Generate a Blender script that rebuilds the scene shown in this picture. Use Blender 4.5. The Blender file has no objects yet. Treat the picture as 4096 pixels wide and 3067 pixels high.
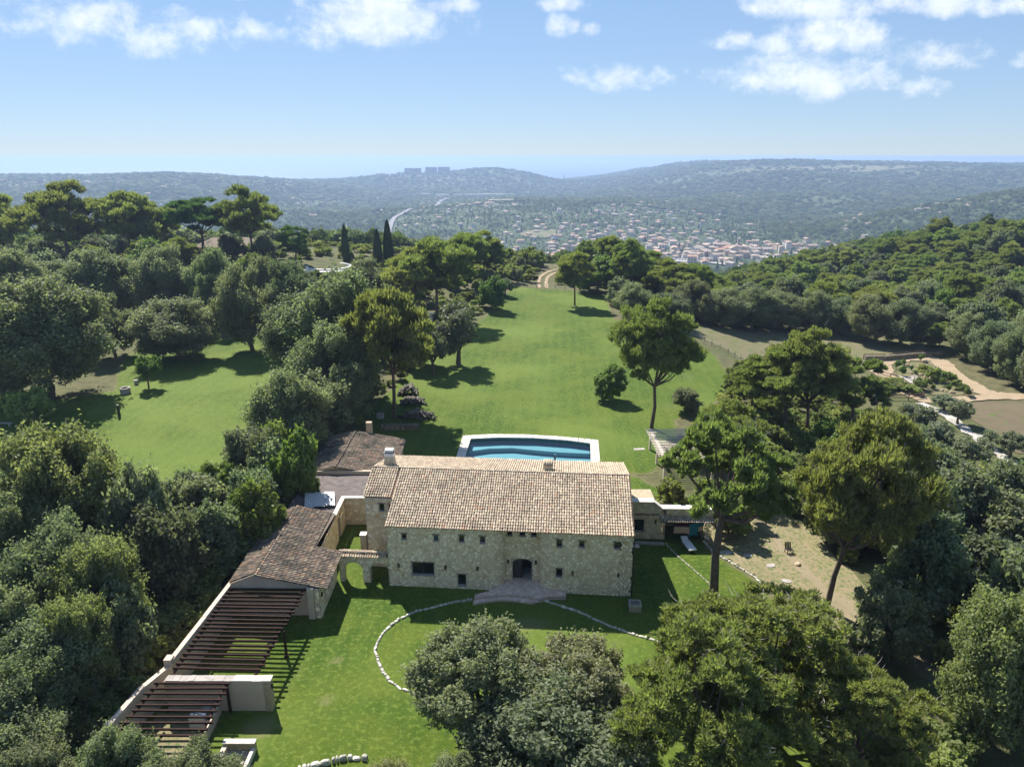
import bpy, math, random
import numpy as np
from mathutils import Matrix, Vector
SC = bpy.context.scene
COL = SC.collection
R = math.radians
rng = np.random.default_rng(11)
random.seed(5)

# ------------------------------------------------------------ camera, sky, sun, exposure
cd = bpy.data.cameras.new('camera'); cam = bpy.data.objects.new('camera', cd); COL.objects.link(cam)
cam.location = (0, 0, 36.0); cam.rotation_euler = (R(90 - 17.75), 0, 0)
cd.sensor_width = 36.0; cd.lens = 36.0 * 2841 / 4096; cd.clip_start = 0.5; cd.clip_end = 300000
SC.camera = cam
SUN_EL, SUN_AZ = R(47.5), R(332.3)          # azimuth clockwise from +Y
sund = bpy.data.lights.new('sun', 'SUN'); sund.energy = 4.2; sund.angle = R(0.55); sund.color = (1.0, 0.955, 0.89)
sun = bpy.data.objects.new('sun', sund); COL.objects.link(sun)
sdir = Vector((math.sin(SUN_AZ) * math.cos(SUN_EL), math.cos(SUN_AZ) * math.cos(SUN_EL), math.sin(SUN_EL)))
sun.rotation_euler = (-sdir).to_track_quat('-Z', 'Y').to_euler(); sun.location = (-60, 100, 120)

wd = bpy.data.worlds.new('World'); SC.world = wd; wd.use_nodes = True
WT = wd.node_tree; WT.nodes.clear()
def wn(t, **k):
    n = WT.nodes.new(t)
    for a, b in k.items(): setattr(n, a, b)
    return n
def wl(a, b): WT.links.new(a, b)
def wmath(op, a, b=None, c=None):
    n = wn('ShaderNodeMath', operation=op)
    for i, v in enumerate((a, b, c)):
        if v is None: continue
        if isinstance(v, (int, float)): n.inputs[i].default_value = v
        else: wl(v, n.inputs[i])
    return n.outputs[0]
SKY_STRENGTH = 0.095
sky = wn('ShaderNodeTexSky', sky_type='NISHITA'); sky.sun_disc = False
sky.sun_elevation = SUN_EL; sky.sun_rotation = SUN_AZ; sky.altitude = 250; sky.air_density = 0.9; sky.dust_density = 0.0; sky.ozone_density = 3.0
tc = wn('ShaderNodeTexCoord'); sep = wn('ShaderNodeSeparateXYZ'); wl(tc.outputs['Generated'], sep.inputs[0])
yy = wmath('MAXIMUM', wmath('ABSOLUTE', sep.outputs[1]), 0.05)
ca, ce = wmath('DIVIDE', sep.outputs[0], yy), wmath('DIVIDE', sep.outputs[2], yy)
cv = wn('ShaderNodeCombineXYZ'); wl(ca, cv.inputs[0]); wl(wmath('MULTIPLY', ce, 1.2), cv.inputs[1]); wl(wmath('SIGN', sep.outputs[1]), cv.inputs[2])
def wnoise(scale, detail, rough, vec=None, dist=0.0):
    n = wn('ShaderNodeTexNoise'); n.inputs['Scale'].default_value = scale; n.inputs['Detail'].default_value = detail
    n.inputs['Roughness'].default_value = rough; n.inputs['Distortion'].default_value = dist; wl(vec or cv.outputs[0], n.inputs['Vector']); return n.outputs['Fac']
nA = wnoise(17, 10, 0.6, dist=0.15); nB = wnoise(46, 6, 0.6)
# cumulus banks: x/y, z/y, half width, half height, weight
CLOUDS = [(-.1804,.1646,.0857,.0270,1.0),(-.5551,.1646,.1048,.0256,.72),(-.4493,.1502,.0957,.0230,.8),(-.3214,.1531,.0383,.0115,.7),(-.0783,.1817,.0347,.0085,.8),
 (.0643,.1565,.0175,.0129,.75),(.1011,.1525,.0143,.0081,.5),(.0669,.1845,.0284,.0090,.8),(.1402,.0987,.0649,.0143,.72),(.3837,.0987,.0877,.0208,1.0),
 (.4161,.1458,.0639,.0202,.95),(.3341,.1356,.0257,.0116,.75),(.2856,.1400,.0288,.0102,.75),(.5576,.1239,.0612,.0161,.8),(.5357,.0836,.0326,.0126,.7),
 (.3892,.1802,.0853,.0127,1.0),(.5529,.1831,.1041,.0113,1.0),(.2242,.1046,.0081,.0089,.3),(.2184,.0500,.0132,.0056,.3),(.6548,.1210,.0161,.0118,.5),(.4933,.0836,.0392,.0054,.4),
 (-.30,.26,.14,.04,1.),(.15,.29,.2,.05,1.),(.75,.22,.16,.03,1.),(-.85,.24,.2,.04,1.),(-1.2,.12,.16,.025,.9),(1.05,.1,.13,.02,.9),(.5,.42,.2,.06,1.),(-.5,.45,.25,.06,1.),(1.6,.3,.3,.06,1.),(-1.7,.35,.3,.06,1.)]
dens = None
for (a0, e0, ra, re, wgt) in CLOUDS:
    u = wmath('MULTIPLY', wmath('SUBTRACT', ca, a0), 1 / (ra * 1.55)); v = wmath('MULTIPLY', wmath('SUBTRACT', ce, e0), 1 / (re * 1.6))
    d = wmath('SUBTRACT', wgt, wmath('MULTIPLY_ADD', u, u, wmath('MULTIPLY', v, v)))
    dens = d if dens is None else wmath('SMOOTH_MAX', dens, d, 0.25)
dens = wmath('ADD', wmath('MAXIMUM', dens, -1.5), wmath('MULTIPLY', wmath('SUBTRACT', nA, 0.52), 3.0))
dens = wmath('ADD', dens, wmath('MULTIPLY', wmath('SUBTRACT', nB, 0.5), 1.0))
cov = wn('ShaderNodeMapRange', interpolation_type='SMOOTHSTEP'); wl(dens, cov.inputs[0]); cov.inputs[1].default_value = 0.0; cov.inputs[2].default_value = 1.35; cov.inputs[3].default_value = 0; cov.inputs[4].default_value = 0.92
shd = wn('ShaderNodeMapRange', interpolation_type='SMOOTHSTEP'); wl(wmath('ADD', wmath('MULTIPLY', dens, 0.35), wmath('MULTIPLY', wnoise(24, 4, .55), 1.5)), shd.inputs[0])
shd.inputs[1].default_value = 0.8; shd.inputs[2].default_value = 1.45
ccol = wn('ShaderNodeMix', data_type='RGBA'); wl(shd.outputs[0], ccol.inputs['Factor'])
ccol.inputs['A'].default_value = (4.9, 5.1, 5.3, 1); ccol.inputs['B'].default_value = (3.7, 4.2, 4.8, 1)
tnt = wn('ShaderNodeMix', data_type='RGBA', blend_type='MULTIPLY'); tnt.inputs['Factor'].default_value = 1.; tnt.inputs['B'].default_value = (.80, .86, 1.0, 1); wl(sky.outputs[0], tnt.inputs['A'])
gm = wn('ShaderNodeGamma'); gm.inputs['Gamma'].default_value = .42
sk1 = wn('ShaderNodeVectorMath', operation='SCALE'); sk1.inputs['Scale'].default_value = 1/3.2; wl(tnt.outputs['Result'], sk1.inputs[0]); wl(sk1.outputs[0], gm.inputs['Color'])
sk2 = wn('ShaderNodeVectorMath', operation='MULTIPLY'); sk2.inputs[1].default_value = (2.02, 2.32, 2.70); wl(gm.outputs[0], sk2.inputs[0])
hsv = wn('ShaderNodeHueSaturation'); hsv.inputs['Saturation'].default_value = 1.12; hsv.inputs['Value'].default_value = 1.0; wl(sk2.outputs[0], hsv.inputs['Color'])
cmix = wn('ShaderNodeMix', data_type='RGBA'); wl(cov.outputs[0], cmix.inputs['Factor']); wl(hsv.outputs[0], cmix.inputs['A']); wl(ccol.outputs['Result'], cmix.inputs['B'])
bg = wn('ShaderNodeBackground'); bg.inputs['Strength'].default_value = SKY_STRENGTH; wl(cmix.outputs['Result'], bg.inputs['Color'])
wo = wn('ShaderNodeOutputWorld'); wl(bg.outputs[0], wo.inputs['Surface'])

SC.view_settings.view_transform = 'Standard'; SC.view_settings.look = 'None'; SC.view_settings.exposure = 1.28; SC.view_settings.gamma = 1.0
SC.view_settings.use_curve_mapping = False
SC.render.engine = 'CYCLES'
cy = SC.cycles
cy.max_bounces = 8; cy.diffuse_bounces = 5; cy.glossy_bounces = 2; cy.transmission_bounces = 4; cy.transparent_max_bounces = 8; cy.volume_bounces = 1
cy.caustics_reflective = False; cy.caustics_refractive = False; cy.use_denoising = True
cy.use_adaptive_sampling = True; cy.adaptive_threshold = 0.02

# ------------------------------------------------------------ helpers
class MB:
    def __init__(s): s.v = []; s.f = []
    def quad(s, a, b, c, d): n = len(s.v); s.v += [a, b, c, d]; s.f.append((n, n+1, n+2, n+3)); return s
    def poly(s, pts): n = len(s.v); s.v += list(pts); s.f.append(tuple(range(n, n + len(pts)))); return s
    def box(s, x0, x1, y0, y1, z0, z1):
        n = len(s.v); s.v += [(x, y, z) for z in (z0, z1) for y in (y0, y1) for x in (x0, x1)]
        s.f += [(n, n+2, n+3, n+1), (n+4, n+5, n+7, n+6), (n, n+1, n+5, n+4), (n+2, n+6, n+7, n+3), (n, n+4, n+6, n+2), (n+1, n+3, n+7, n+5)]; return s
    def beam(s, p, q, w, h):                       # box from p to q, w across, h vertical-ish
        p, q = Vector(p), Vector(q); d = (q - p).normalized(); side = d.cross(Vector((0, 0, 1)))
        if side.length < 1e-3: side = Vector((1, 0, 0))
        side.normalize(); up = side.cross(d).normalized(); n = len(s.v)
        for c in (p, q):
            for a, b in ((-1, -1), (1, -1), (1, 1), (-1, 1)): s.v.append(tuple(c + side * (a * w / 2) + up * (b * h / 2)))
        s.f += [(n, n+1, n+2, n+3), (n+7, n+6, n+5, n+4)] + [(n+i, n+4+i, n+4+(i+1) % 4, n+(i+1) % 4) for i in range(4)]; return s
    def tube(s, pts, rad, k=7):
        pts = [Vector(p) for p in pts]; base = len(s.v)
        for i, p in enumerate(pts):
            d = (pts[min(i+1, len(pts)-1)] - pts[max(i-1, 0)]).normalized(); a = d.orthogonal().normalized()
            if abs(d.z) > .5: a = Vector((1, 0, 0)); a = (a - d * a.dot(d)).normalized()
            b = d.cross(a); r = rad[i] if hasattr(rad, '__len__') else rad
            for j in range(k):
                t = 2 * math.pi * j / k; s.v.append(tuple(p + (a * math.cos(t) + b * math.sin(t)) * r))
        for i in range(len(pts) - 1):
            for j in range(k):
                s.f.append((base+i*k+j, base+i*k+(j+1) % k, base+(i+1)*k+(j+1) % k, base+(i+1)*k+j))
        s.f.append(tuple(base + j for j in reversed(range(k)))); s.f.append(tuple(base + (len(pts)-1)*k + j for j in range(k))); return s
    def lathe(s, prof, c=(0, 0, 0), k=14):
        base = len(s.v)
        for r, z in prof:
            for j in range(k): t = 2*math.pi*j/k; s.v.append((c[0]+r*math.cos(t), c[1]+r*math.sin(t), c[2]+z))
        for i in range(len(prof)-1):
            for j in range(k): s.f.append((base+i*k+j, base+i*k+(j+1) % k, base+(i+1)*k+(j+1) % k, base+(i+1)*k+j))
        s.f.append(tuple(base+j for j in reversed(range(k)))); s.f.append(tuple(base+(len(prof)-1)*k+j for j in range(k))); return s
    def prism(s, pts, z0, z1):
        n = len(pts); b = len(s.v); s.v += [(p[0], p[1], z0) for p in pts] + [(p[0], p[1], z1) for p in pts]
        s.f += [tuple(b+n+i for i in range(n)), tuple(b+n-1-i for i in range(n))] + [(b+i, b+(i+1) % n, b+n+(i+1) % n, b+n+i) for i in range(n)]; return s
    def mesh(s, name, mat=None):
        m = bpy.data.meshes.new(name); m.from_pydata(s.v, [], s.f)
        if mat: m.materials.append(mat)
        return m
    def build(s, name, mat=None, parent=None, **k): return obj(name, s.mesh(name, mat), parent, **k)

def obj(name, me, parent=None, loc=None, rz=None, mw=None, smooth=False):
    o = bpy.data.objects.new(name, me); COL.objects.link(o)
    if parent is not None: o.parent = parent
    if mw is not None: o.matrix_basis = mw
    if loc is not None: o.location = loc
    if rz is not None: o.rotation_euler = (0, 0, rz)
    if smooth and me is not None: me.polygons.foreach_set('use_smooth', [True] * len(me.polygons))
    return o
def tag(o, label=None, cat=None, group=None, kind=None):
    if label: o['label'] = label
    if cat: o['category'] = cat
    if group: o['group'] = group
    if kind: o['kind'] = kind
    return o
def thing(name, label, cat, loc=(0, 0, 0), rz=0, group=None):
    o = obj(name, None, None, loc, rz); o.empty_display_size = .3; return tag(o, label, cat, group)
def np_mesh(name, V, F, mat, tint=None, smooth=False):
    """V (n,3); F (m,k) with constant k"""
    me = bpy.data.meshes.new(name); V = np.asarray(V, np.float32); F = np.asarray(F, np.int32); k = F.shape[1]
    me.vertices.add(len(V)); me.vertices.foreach_set('co', V.ravel())
    me.loops.add(F.size); me.loops.foreach_set('vertex_index', F.ravel())
    me.polygons.add(len(F)); me.polygons.foreach_set('loop_start', np.arange(0, F.size, k, dtype=np.int32))
    if smooth: me.polygons.foreach_set('use_smooth', np.ones(len(F), bool))
    if mat is not None:
        for m in (mat if isinstance(mat, (list, tuple)) else [mat]): me.materials.append(m)
    if tint is not None:
        a = me.attributes.new('tint', 'FLOAT', 'FACE'); a.data.foreach_set('value', np.asarray(tint, np.float32))
    me.update(calc_edges=True); return me

# ------------------------------------------------------------ materials
def newmat(name):
    m = bpy.data.materials.new(name); m.use_nodes = True; t = m.node_tree; t.nodes.clear()
    out = t.nodes.new('ShaderNodeOutputMaterial'); return m, t, out
def N(t, typ, **k):
    n = t.nodes.new(typ)
    for a, b in k.items(): setattr(n, a, b)
    return n
def setin(t, sock, v):
    if hasattr(v, 'is_output'): t.links.new(v, sock)
    elif isinstance(v, (tuple, list)): sock.default_value = (*v[:3], 1) if len(sock.default_value) == 4 else v
    else: sock.default_value = v
def mth(t, op, a, b=None, c=None):
    n = N(t, 'ShaderNodeMath', operation=op)
    for i, v in enumerate((a, b, c)):
        if v is not None: setin(t, n.inputs[i], v)
    return n.outputs[0]
def mixc(t, f, a, b, mode='MIX'):
    n = N(t, 'ShaderNodeMix', data_type='RGBA', blend_type=mode); setin(t, n.inputs['Factor'], f); setin(t, n.inputs['A'], a); setin(t, n.inputs['B'], b); return n.outputs['Result']
def noise(t, vec, scale, detail=4, rough=.55, dist=0):
    n = N(t, 'ShaderNodeTexNoise'); setin(t, n.inputs['Vector'], vec); n.inputs['Scale'].default_value = scale; n.inputs['Detail'].default_value = detail
    n.inputs['Roughness'].default_value = rough; n.inputs['Distortion'].default_value = dist; return n.outputs['Fac']
def ramp(t, f, stops, interp='LINEAR'):
    n = N(t, 'ShaderNodeValToRGB'); cr = n.color_ramp; cr.interpolation = interp; setin(t, n.inputs[0], f)
    while len(cr.elements) > 1: cr.elements.remove(cr.elements[-1])
    for i, (p, c) in enumerate(stops):
        e = cr.elements[0] if i == 0 else cr.elements.new(p)
        e.position = p; e.color = (*c, 1) if len(c) == 3 else c
    return n.outputs['Color']
def mrange(t, v, a, b, c=0., d=1., smooth=True):
    n = N(t, 'ShaderNodeMapRange', interpolation_type='SMOOTHSTEP' if smooth else 'LINEAR'); setin(t, n.inputs[0], v)
    for i, q in enumerate((a, b, c, d)): n.inputs[i+1].default_value = q
    return n.outputs[0]
def coords(t, world=True):
    if world: return N(t, 'ShaderNodeNewGeometry').outputs['Position']
    return N(t, 'ShaderNodeTexCoord').outputs['Object']
def finish(m, t, out, col, rough=.85, bump=None, bstr=.3, bdist=.02, metallic=0., spec=.4):
    p = N(t, 'ShaderNodeBsdfPrincipled'); setin(t, p.inputs['Base Color'], col); setin(t, p.inputs['Roughness'], rough)
    p.inputs['Metallic'].default_value = metallic; p.inputs['Specular IOR Level'].default_value = spec
    if bump is not None:
        b = N(t, 'ShaderNodeBump'); b.inputs['Strength'].default_value = bstr; b.inputs['Distance'].default_value = bdist; setin(t, b.inputs['Height'], bump); t.links.new(b.outputs[0], p.inputs['Normal'])
    t.links.new(p.outputs[0], out.inputs['Surface']); return m
def plain(name, c1, c2=None, scale=3., rough=.85, bstr=.25, bscale=None, world=True, metallic=0., spec=.4, vary=0.):
    m, t, out = newmat(name); v = coords(t, world); c2 = c2 or tuple(x * .75 for x in c1)
    f = noise(t, v, scale, 6, .62); col = mixc(t, mrange(t, f, .3, .7), c1, c2)
    if vary:
        rnd = N(t, 'ShaderNodeObjectInfo').outputs['Random']
        col = mixc(t, 1., col, ramp(t, rnd, [(0, (1-vary,)*3), (1, (1+vary,)*3)]), 'MULTIPLY')
    return finish(m, t, out, col, rough, noise(t, v, bscale or scale * 6, 5, .6), bstr, .02, metallic, spec)
def leafmat(name, c1, c2, trans=.3, rough=.5, vary=.3, tcol=None):
    m, t, out = newmat(name)
    tint = N(t, 'ShaderNodeAttribute', attribute_name='tint').outputs['Fac']; rnd = N(t, 'ShaderNodeObjectInfo').outputs['Random']
    col = mixc(t, tint, c1, c2)
    v = mth(t, 'MULTIPLY_ADD', rnd, 2 * vary, 1 - vary)
    hs = N(t, 'ShaderNodeHueSaturation'); setin(t, hs.inputs['Color'], col); setin(t, hs.inputs['Value'], v)
    setin(t, hs.inputs['Hue'], mth(t, 'MULTIPLY_ADD', mth(t, 'FRACT', mth(t, 'MULTIPLY', rnd, 7.3)), .05, .475)); col = hs.outputs[0]
    p = N(t, 'ShaderNodeBsdfPrincipled'); setin(t, p.inputs['Base Color'], col); p.inputs['Roughness'].default_value = rough+.06; p.inputs['Specular IOR Level'].default_value = .25
    tr = N(t, 'ShaderNodeBsdfTranslucent'); setin(t, tr.inputs['Color'], mixc(t, 1., col, tcol or (1.5, 1.7, .7), 'MULTIPLY'))
    mx = N(t, 'ShaderNodeMixShader'); mx.inputs[0].default_value = trans; t.links.new(p.outputs[0], mx.inputs[1]); t.links.new(tr.outputs[0], mx.inputs[2])
    t.links.new(mx.outputs[0], out.inputs['Surface']); return m
def rand_tint(t):
    a = N(t, 'ShaderNodeAttribute', attribute_name='tint').outputs['Fac']; b = N(t, 'ShaderNodeObjectInfo').outputs['Random']
    return mth(t, 'FRACT', mth(t, 'ADD', a, b))

M = {}
def tilemat(name, stops, dirt=.28, moss=(.14, .115, .075)):
    m, t, out = newmat(name); r = rand_tint(t); v = coords(t)
    col = ramp(t, r, stops, 'CONSTANT')
    r2 = mth(t, 'FRACT', mth(t, 'MULTIPLY', r, 17.3)); col = mixc(t, 1., col, ramp(t, r2, [(0, (.74, .73, .72)), (1, (1.05, 1.03, .99))]), 'MULTIPLY')
    f = mrange(t, noise(t, v, 5.5, 6, .7), .5, .72); col = mixc(t, mth(t, 'MULTIPLY', f, dirt), col, moss)
    f2 = mrange(t, noise(t, v, .55, 5, .65), .45, .72); col = mixc(t, mth(t, 'MULTIPLY', f2, dirt * 1.3), col, moss)
    M[name] = finish(m, t, out, col, .9, noise(t, v, 40, 4), .25, .01, 0, .25)
tilemat('roof_tile', [(0, (0.557, 0.456, 0.33)), (0.16, (0.526, 0.425, 0.302)), (0.3, (0.458, 0.363, 0.265)), (0.42, (0.588, 0.49, 0.364)), (0.56, (0.495, 0.385, 0.289)), (0.655, (0.477, 0.317, 0.218)), (0.685, (0.39, 0.313, 0.237)), (0.78, (0.47, 0.403, 0.286)), (0.9, (0.433, 0.348, 0.262))])
tilemat('old_tile', [(0, (.22, .175, .135)), (.2, (.17, .14, .11)), (.42, (.27, .21, .155)), (.6, (.14, .115, .095)), (.75, (.34, .27, .19)), (.87, (.30, .19, .125))], .8, (.06, .055, .04))
def stonemat(name, base, mott=.35):
    m, t, out = newmat(name); r = rand_tint(t); v = coords(t); k = base
    col = ramp(t, r, [(0, (.42*k, .355*k, .245*k)), (.22, (.46*k, .395*k, .275*k)), (.42, (.385*k, .32*k, .215*k)), (.60, (.50*k, .44*k, .325*k)), (.78, (.54*k, .49*k, .385*k)), (.88, (.43*k, .34*k, .21*k)), (.95, (.36*k, .25*k, .13*k)), (.975, (.40*k, .35*k, .26*k))], 'CONSTANT')
    f = mrange(t, noise(t, v, 7, 6, .65), .42, .7); col = mixc(t, mth(t, 'MULTIPLY', f, mott), col, (.33*k, .275*k, .185*k)); col = mixc(t, 1., col, (1.02, 1., .95), 'MULTIPLY')
    return finish(m, t, out, col, .92, noise(t, v, 22, 6, .65), .6, .03, 0, .2)
M['stone_dark'] = stonemat('stone_dark', .55); M['old_stone'] = plain('old_stone', (.16, .135, .10), (.09, .08, .06), 3, .95, .6, 12)
M['stone'] = stonemat('stone', 1.85); M['stone_warm'] = stonemat('stone_warm', 1.5)
M['mortar'] = plain('mortar', (.56, .475, .335), (.47, .39, .27), 2.2, .95, .5, 30)
M['stone_end'] = plain('stone_end', (.46, .38, .25), (.32, .26, .17), 3.5, .95, .8, 9)
M['plaster'] = plain('plaster', (.58, .48, .37), (.50, .41, .31), .9, .93, .12, 25)
M['plaster_warm'] = plain('plaster_warm', (.55, .43, .27), (.46, .35, .215), 1.0, .93, .15, 25)
M['coping'] = plain('coping', (.70, .64, .56), (.58, .52, .44), 2.5, .8, .15)
def pavemat():
    m, t, out = newmat('paving_stone'); r = rand_tint(t); v = coords(t)
    col = ramp(t, r, [(0, (.74, .58, .46)), (.3, (.68, .53, .43)), (.55, (.80, .67, .55)), (.8, (.62, .47, .38))], 'CONSTANT'); col = mixc(t, mth(t, 'MULTIPLY', noise(t, v, 5, 5), .4), col, (.56, .44, .36)); return finish(m, t, out, col, .9, noise(t, v, 20, 5), .4, .02, 0, .2)
M['paving'] = pavemat()
M['step_edge'] = plain('step_edge', (.56, .42, .33), (.48, .36, .28), 4, .9)
M['log'] = plain('log', (.14, .122, .095), (.085, .072, .055), 6, .9, .6, 20, vary=.3)
M['white_stone'] = plain('white_stone', (.62, .58, .50), (.42, .38, .31), 5, .9, .6, 14, vary=.25)
M['wood_dark'] = plain('wood_dark', (.050, .026, .020), (.032, .018, .014), 6, .85, .3, 40, spec=.12)
M['wood_door'] = plain('wood_door', (.06, .05, .045), (.04, .034, .03), 6, .6, .3, 40)
M['wood_grey'] = plain('wood_grey', (.26, .21, .16), (.17, .14, .11), 6, .85, .4, 40)
M['wood_red'] = plain('wood_red', (.13, .075, .05), (.09, .05, .035), 6, .8, .4, 40)
M['frame'] = plain('frame', (.03, .03, .032), (.025, .025, .025), 8, .4, .05)
M['metal_dark'] = plain('metal_dark', (.02, .017, .015), (.03, .02, .015), 8, .45, .1)
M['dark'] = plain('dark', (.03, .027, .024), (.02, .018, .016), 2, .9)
M['white'] = plain('white_paint', (.78, .77, .75), (.70, .69, .66), 3, .6, .08)
M['pale_wood'] = plain('pale_wood', (.68, .59, .49), (.56, .48, .39), 5, .8, .2)
M['concrete'] = plain('concrete', (.40, .36, .32), (.29, .26, .23), 3, .9, .3)
M['corrugated'] = plain('corrugated', (.52, .52, .50), (.36, .36, .34), 3, .55, .1)
M['flat_roof'] = plain('flat_roof', (.15, .125, .115), (.09, .075, .065), 1.4, .95, .6, 12)
M['bark'] = plain('bark', (.16, .12, .09), (.09, .068, .05), 5, .95, .9, 14)
M['bark_pine'] = plain('bark_pine', (.15, .105, .08), (.075, .055, .045), 4, .95, 1., 10)
M['dead'] = plain('dead_wood', (.33, .30, .26), (.22, .19, .16), 6, .9, .4)
def glassmat(name, c, rough=.06):
    m, t, out = newmat(name); M[name] = finish(m, t, out, c, rough, None, spec=.6)
glassmat('glass', (.012, .018, .016)); glassmat('glass_blue', (.05, .13, .15), .03)
M['canvas'] = plain('canvas', (.78, .76, .74), (.72, .70, .68), 3, .8, .1)
M['towel_maroon'] = plain('towel_maroon', (.07, .012, .02), None, 5, .95); M['towel_blue'] = plain('towel_blue', (.02, .17, .22), None, 5, .95)
def stripes():
    m, t, out = newmat('towel_stripe'); v = coords(t, False); s = N(t, 'ShaderNodeSeparateXYZ'); setin(t, s.inputs[0], v)
    f = mth(t, 'FRACT', mth(t, 'MULTIPLY', s.outputs[2], 3.6)); col = ramp(t, f, [(0, (.55, .42, .30)), (.55, (.42, .20, .16)), (.7, (.60, .48, .36)), (.85, (.30, .13, .13))], 'CONSTANT'); M['towel_stripe'] = finish(m, t, out, col, .95)
stripes()
# foliage
M['leaf_oak'] = leafmat('leaf_oak', (0.125, 0.146, 0.084), (0.230, 0.253, 0.145), .47, .58, .22, (1.25, 1.4, .85))
M['leaf_oak_light'] = leafmat('leaf_oak_light', (0.146, 0.168, 0.088), (0.269, 0.291, 0.154), .47, .58, .12, (1.25, 1.4, .85))
M['leaf_oak_yellow'] = leafmat('leaf_oak_yellow', (0.146, 0.164, 0.070), (0.263, 0.280, 0.121), .47, .58, .12, (1.3, 1.4, .8))
M['leaf_pine'] = leafmat('leaf_pine', (0.134, 0.156, 0.054), (0.243, 0.265, 0.103), .46, .65, .15, (1.35, 1.55, .75))
M['leaf_pine_far'] = leafmat('leaf_pine_far', (0.106, 0.132, 0.042), (0.191, 0.218, 0.069), .35, .65, .22, (1.2, 1.4, .8))
M['leaf_stone_pine'] = leafmat('leaf_stone_pine', (.062, .100, .036), (.115, .165, .058), .3, .65, .1)
M['leaf_olive'] = leafmat('leaf_olive', (.135, .152, .096), (.230, .250, .165), .3, .5, .15)
M['leaf_olive_big'] = leafmat('leaf_olive_big', (0.157, 0.170, 0.090), (0.297, 0.311, 0.171), .47, .55, .06, (1.25, 1.35, .85))
M['leaf_bright'] = leafmat('leaf_bright', (0.093, 0.145, 0.037), (0.190, 0.255, 0.064), .40, .5, .18, (1.35, 1.5, .8))
M['leaf_cypress'] = leafmat('leaf_cypress', (.030, .050, .020), (.055, .080, .030), .15, .65, .1)
M['leaf_shrub'] = leafmat('leaf_shrub', (0.140, 0.167, 0.059), (0.273, 0.291, 0.108), .47, .55, .35)
M['leaf_far'] = leafmat('leaf_far', (0.077, 0.112, 0.034), (0.132, 0.174, 0.050), .2, .75, .35)

# ------------------------------------------------------------ the land
def sm(a,b,x):
    t=np.clip((x-a)/(b-a),0,1); return t*t*(3-2*t)
def vnoise(x,y,seed=0):
    xi=np.floor(x).astype(np.int64); yi=np.floor(y).astype(np.int64); fx=x-xi; fy=y-yi
    fx=fx*fx*(3-2*fx); fy=fy*fy*(3-2*fy)
    def h(a,b):
        n=(a*374761393+b*668265263+seed*974711)&0x7fffffff; n=((n^(n>>13))*1274126177)&0x7fffffff
        return ((n^(n>>16))&0xffff)/65535.
    return (h(xi,yi)*(1-fx)+h(xi+1,yi)*fx)*(1-fy)+(h(xi,yi+1)*(1-fx)+h(xi+1,yi+1)*fx)*fy-.5
def gauss(x,y,cx,cy,sx,sy): return np.exp(-((x-cx)/sx)**2-((y-cy)/sy)**2)
def hz(x,y):
    x=np.asarray(x,float); y=np.asarray(y,float)
    z=9*gauss(x,y,-72,218,62,50)
    z=z-5*sm(30,62,x)+10*sm(95,215,x)*sm(60,170,y)-11*sm(172,250,y)*sm(26,60,x)*(1-.7*sm(130,230,x))
    z=z+(vnoise(x/14,y/14,3)*.5)*sm(30,50,np.abs(x-2))
    r=y
    v=-150+28*vnoise(x/420,y/420,1)*sm(700,1600,y)+9*vnoise(x/130,y/130,2)
    v=v+132*sm(1700,4300,y)*sm(150,1350,x-.04*(y-3000))+14*gauss(x,y,1500,4100,700,900)
    v=v+112*sm(450,1450,x)*np.exp(-((y-1700-.12*(x-900))/330)**2)
    v=v+92*sm(1100,3000,y)*sm(-420,-1500,x)*(1-sm(3300,5200,y))
    v=v+24*gauss(x,y,-1500,3050,260,200)+20*gauss(x,y,-1080,3000,160,200)
    v=v+80*gauss(x,y,-470,4600,520,420)+60*gauss(x,y,-60,4800,300,400)
    v=v+75*gauss(x,y,60,8200,260,300)*1.3
    v=v+40*sm(900,1900,y)*gauss(x,y,120,2300,560,700)
    v=v-150*sm(5600,8200,y)
    ed=228+70*sm(60,150,x)+35*sm(-20,-60,x)
    t=sm(0,1,(y-ed)/460)
    return z*(1-t)+v*t

def hzs(x, y): return float(hz(np.array([x]), np.array([y]))[0])
def inpoly(px, py, poly):
    px = np.asarray(px); py = np.asarray(py); ins = np.zeros(px.shape, bool); n = len(poly)
    for i in range(n):
        x1, y1 = poly[i]; x2, y2 = poly[(i+1) % n]
        c = ((y1 > py) != (y2 > py)) & (px < (x2-x1) * (py-y1) / ((y2-y1) or 1e-9) + x1); ins ^= c
    return ins
def polydist(px, py, poly):
    d = np.full(np.shape(px), 1e9); n = len(poly)
    for i in range(n):
        a = np.array(poly[i], float); b = np.array(poly[(i+1) % n], float); ab = b-a
        t = np.clip(((px-a[0])*ab[0] + (py-a[1])*ab[1]) / (ab@ab + 1e-9), 0, 1)
        d = np.minimum(d, np.hypot(px-a[0]-t*ab[0], py-a[1]-t*ab[1]))
    return d
POOL_OUT = [(-7.2,77.2),(-7.0,82.2),(-6.62,89.2),(-2.86,89.75),(1.74,89.65),(6.3,88.95),(11.47,87.69),(10.9,80.8),(10.6,76.2)]
POOL_IN = [(-6.1,78.2),(-5.95,82.2),(-5.54,88.17),(-1.69,88.65),(2.86,88.47),(7.34,87.65),(10.33,86.6),(9.8,81),(9.55,77.2)]

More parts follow.
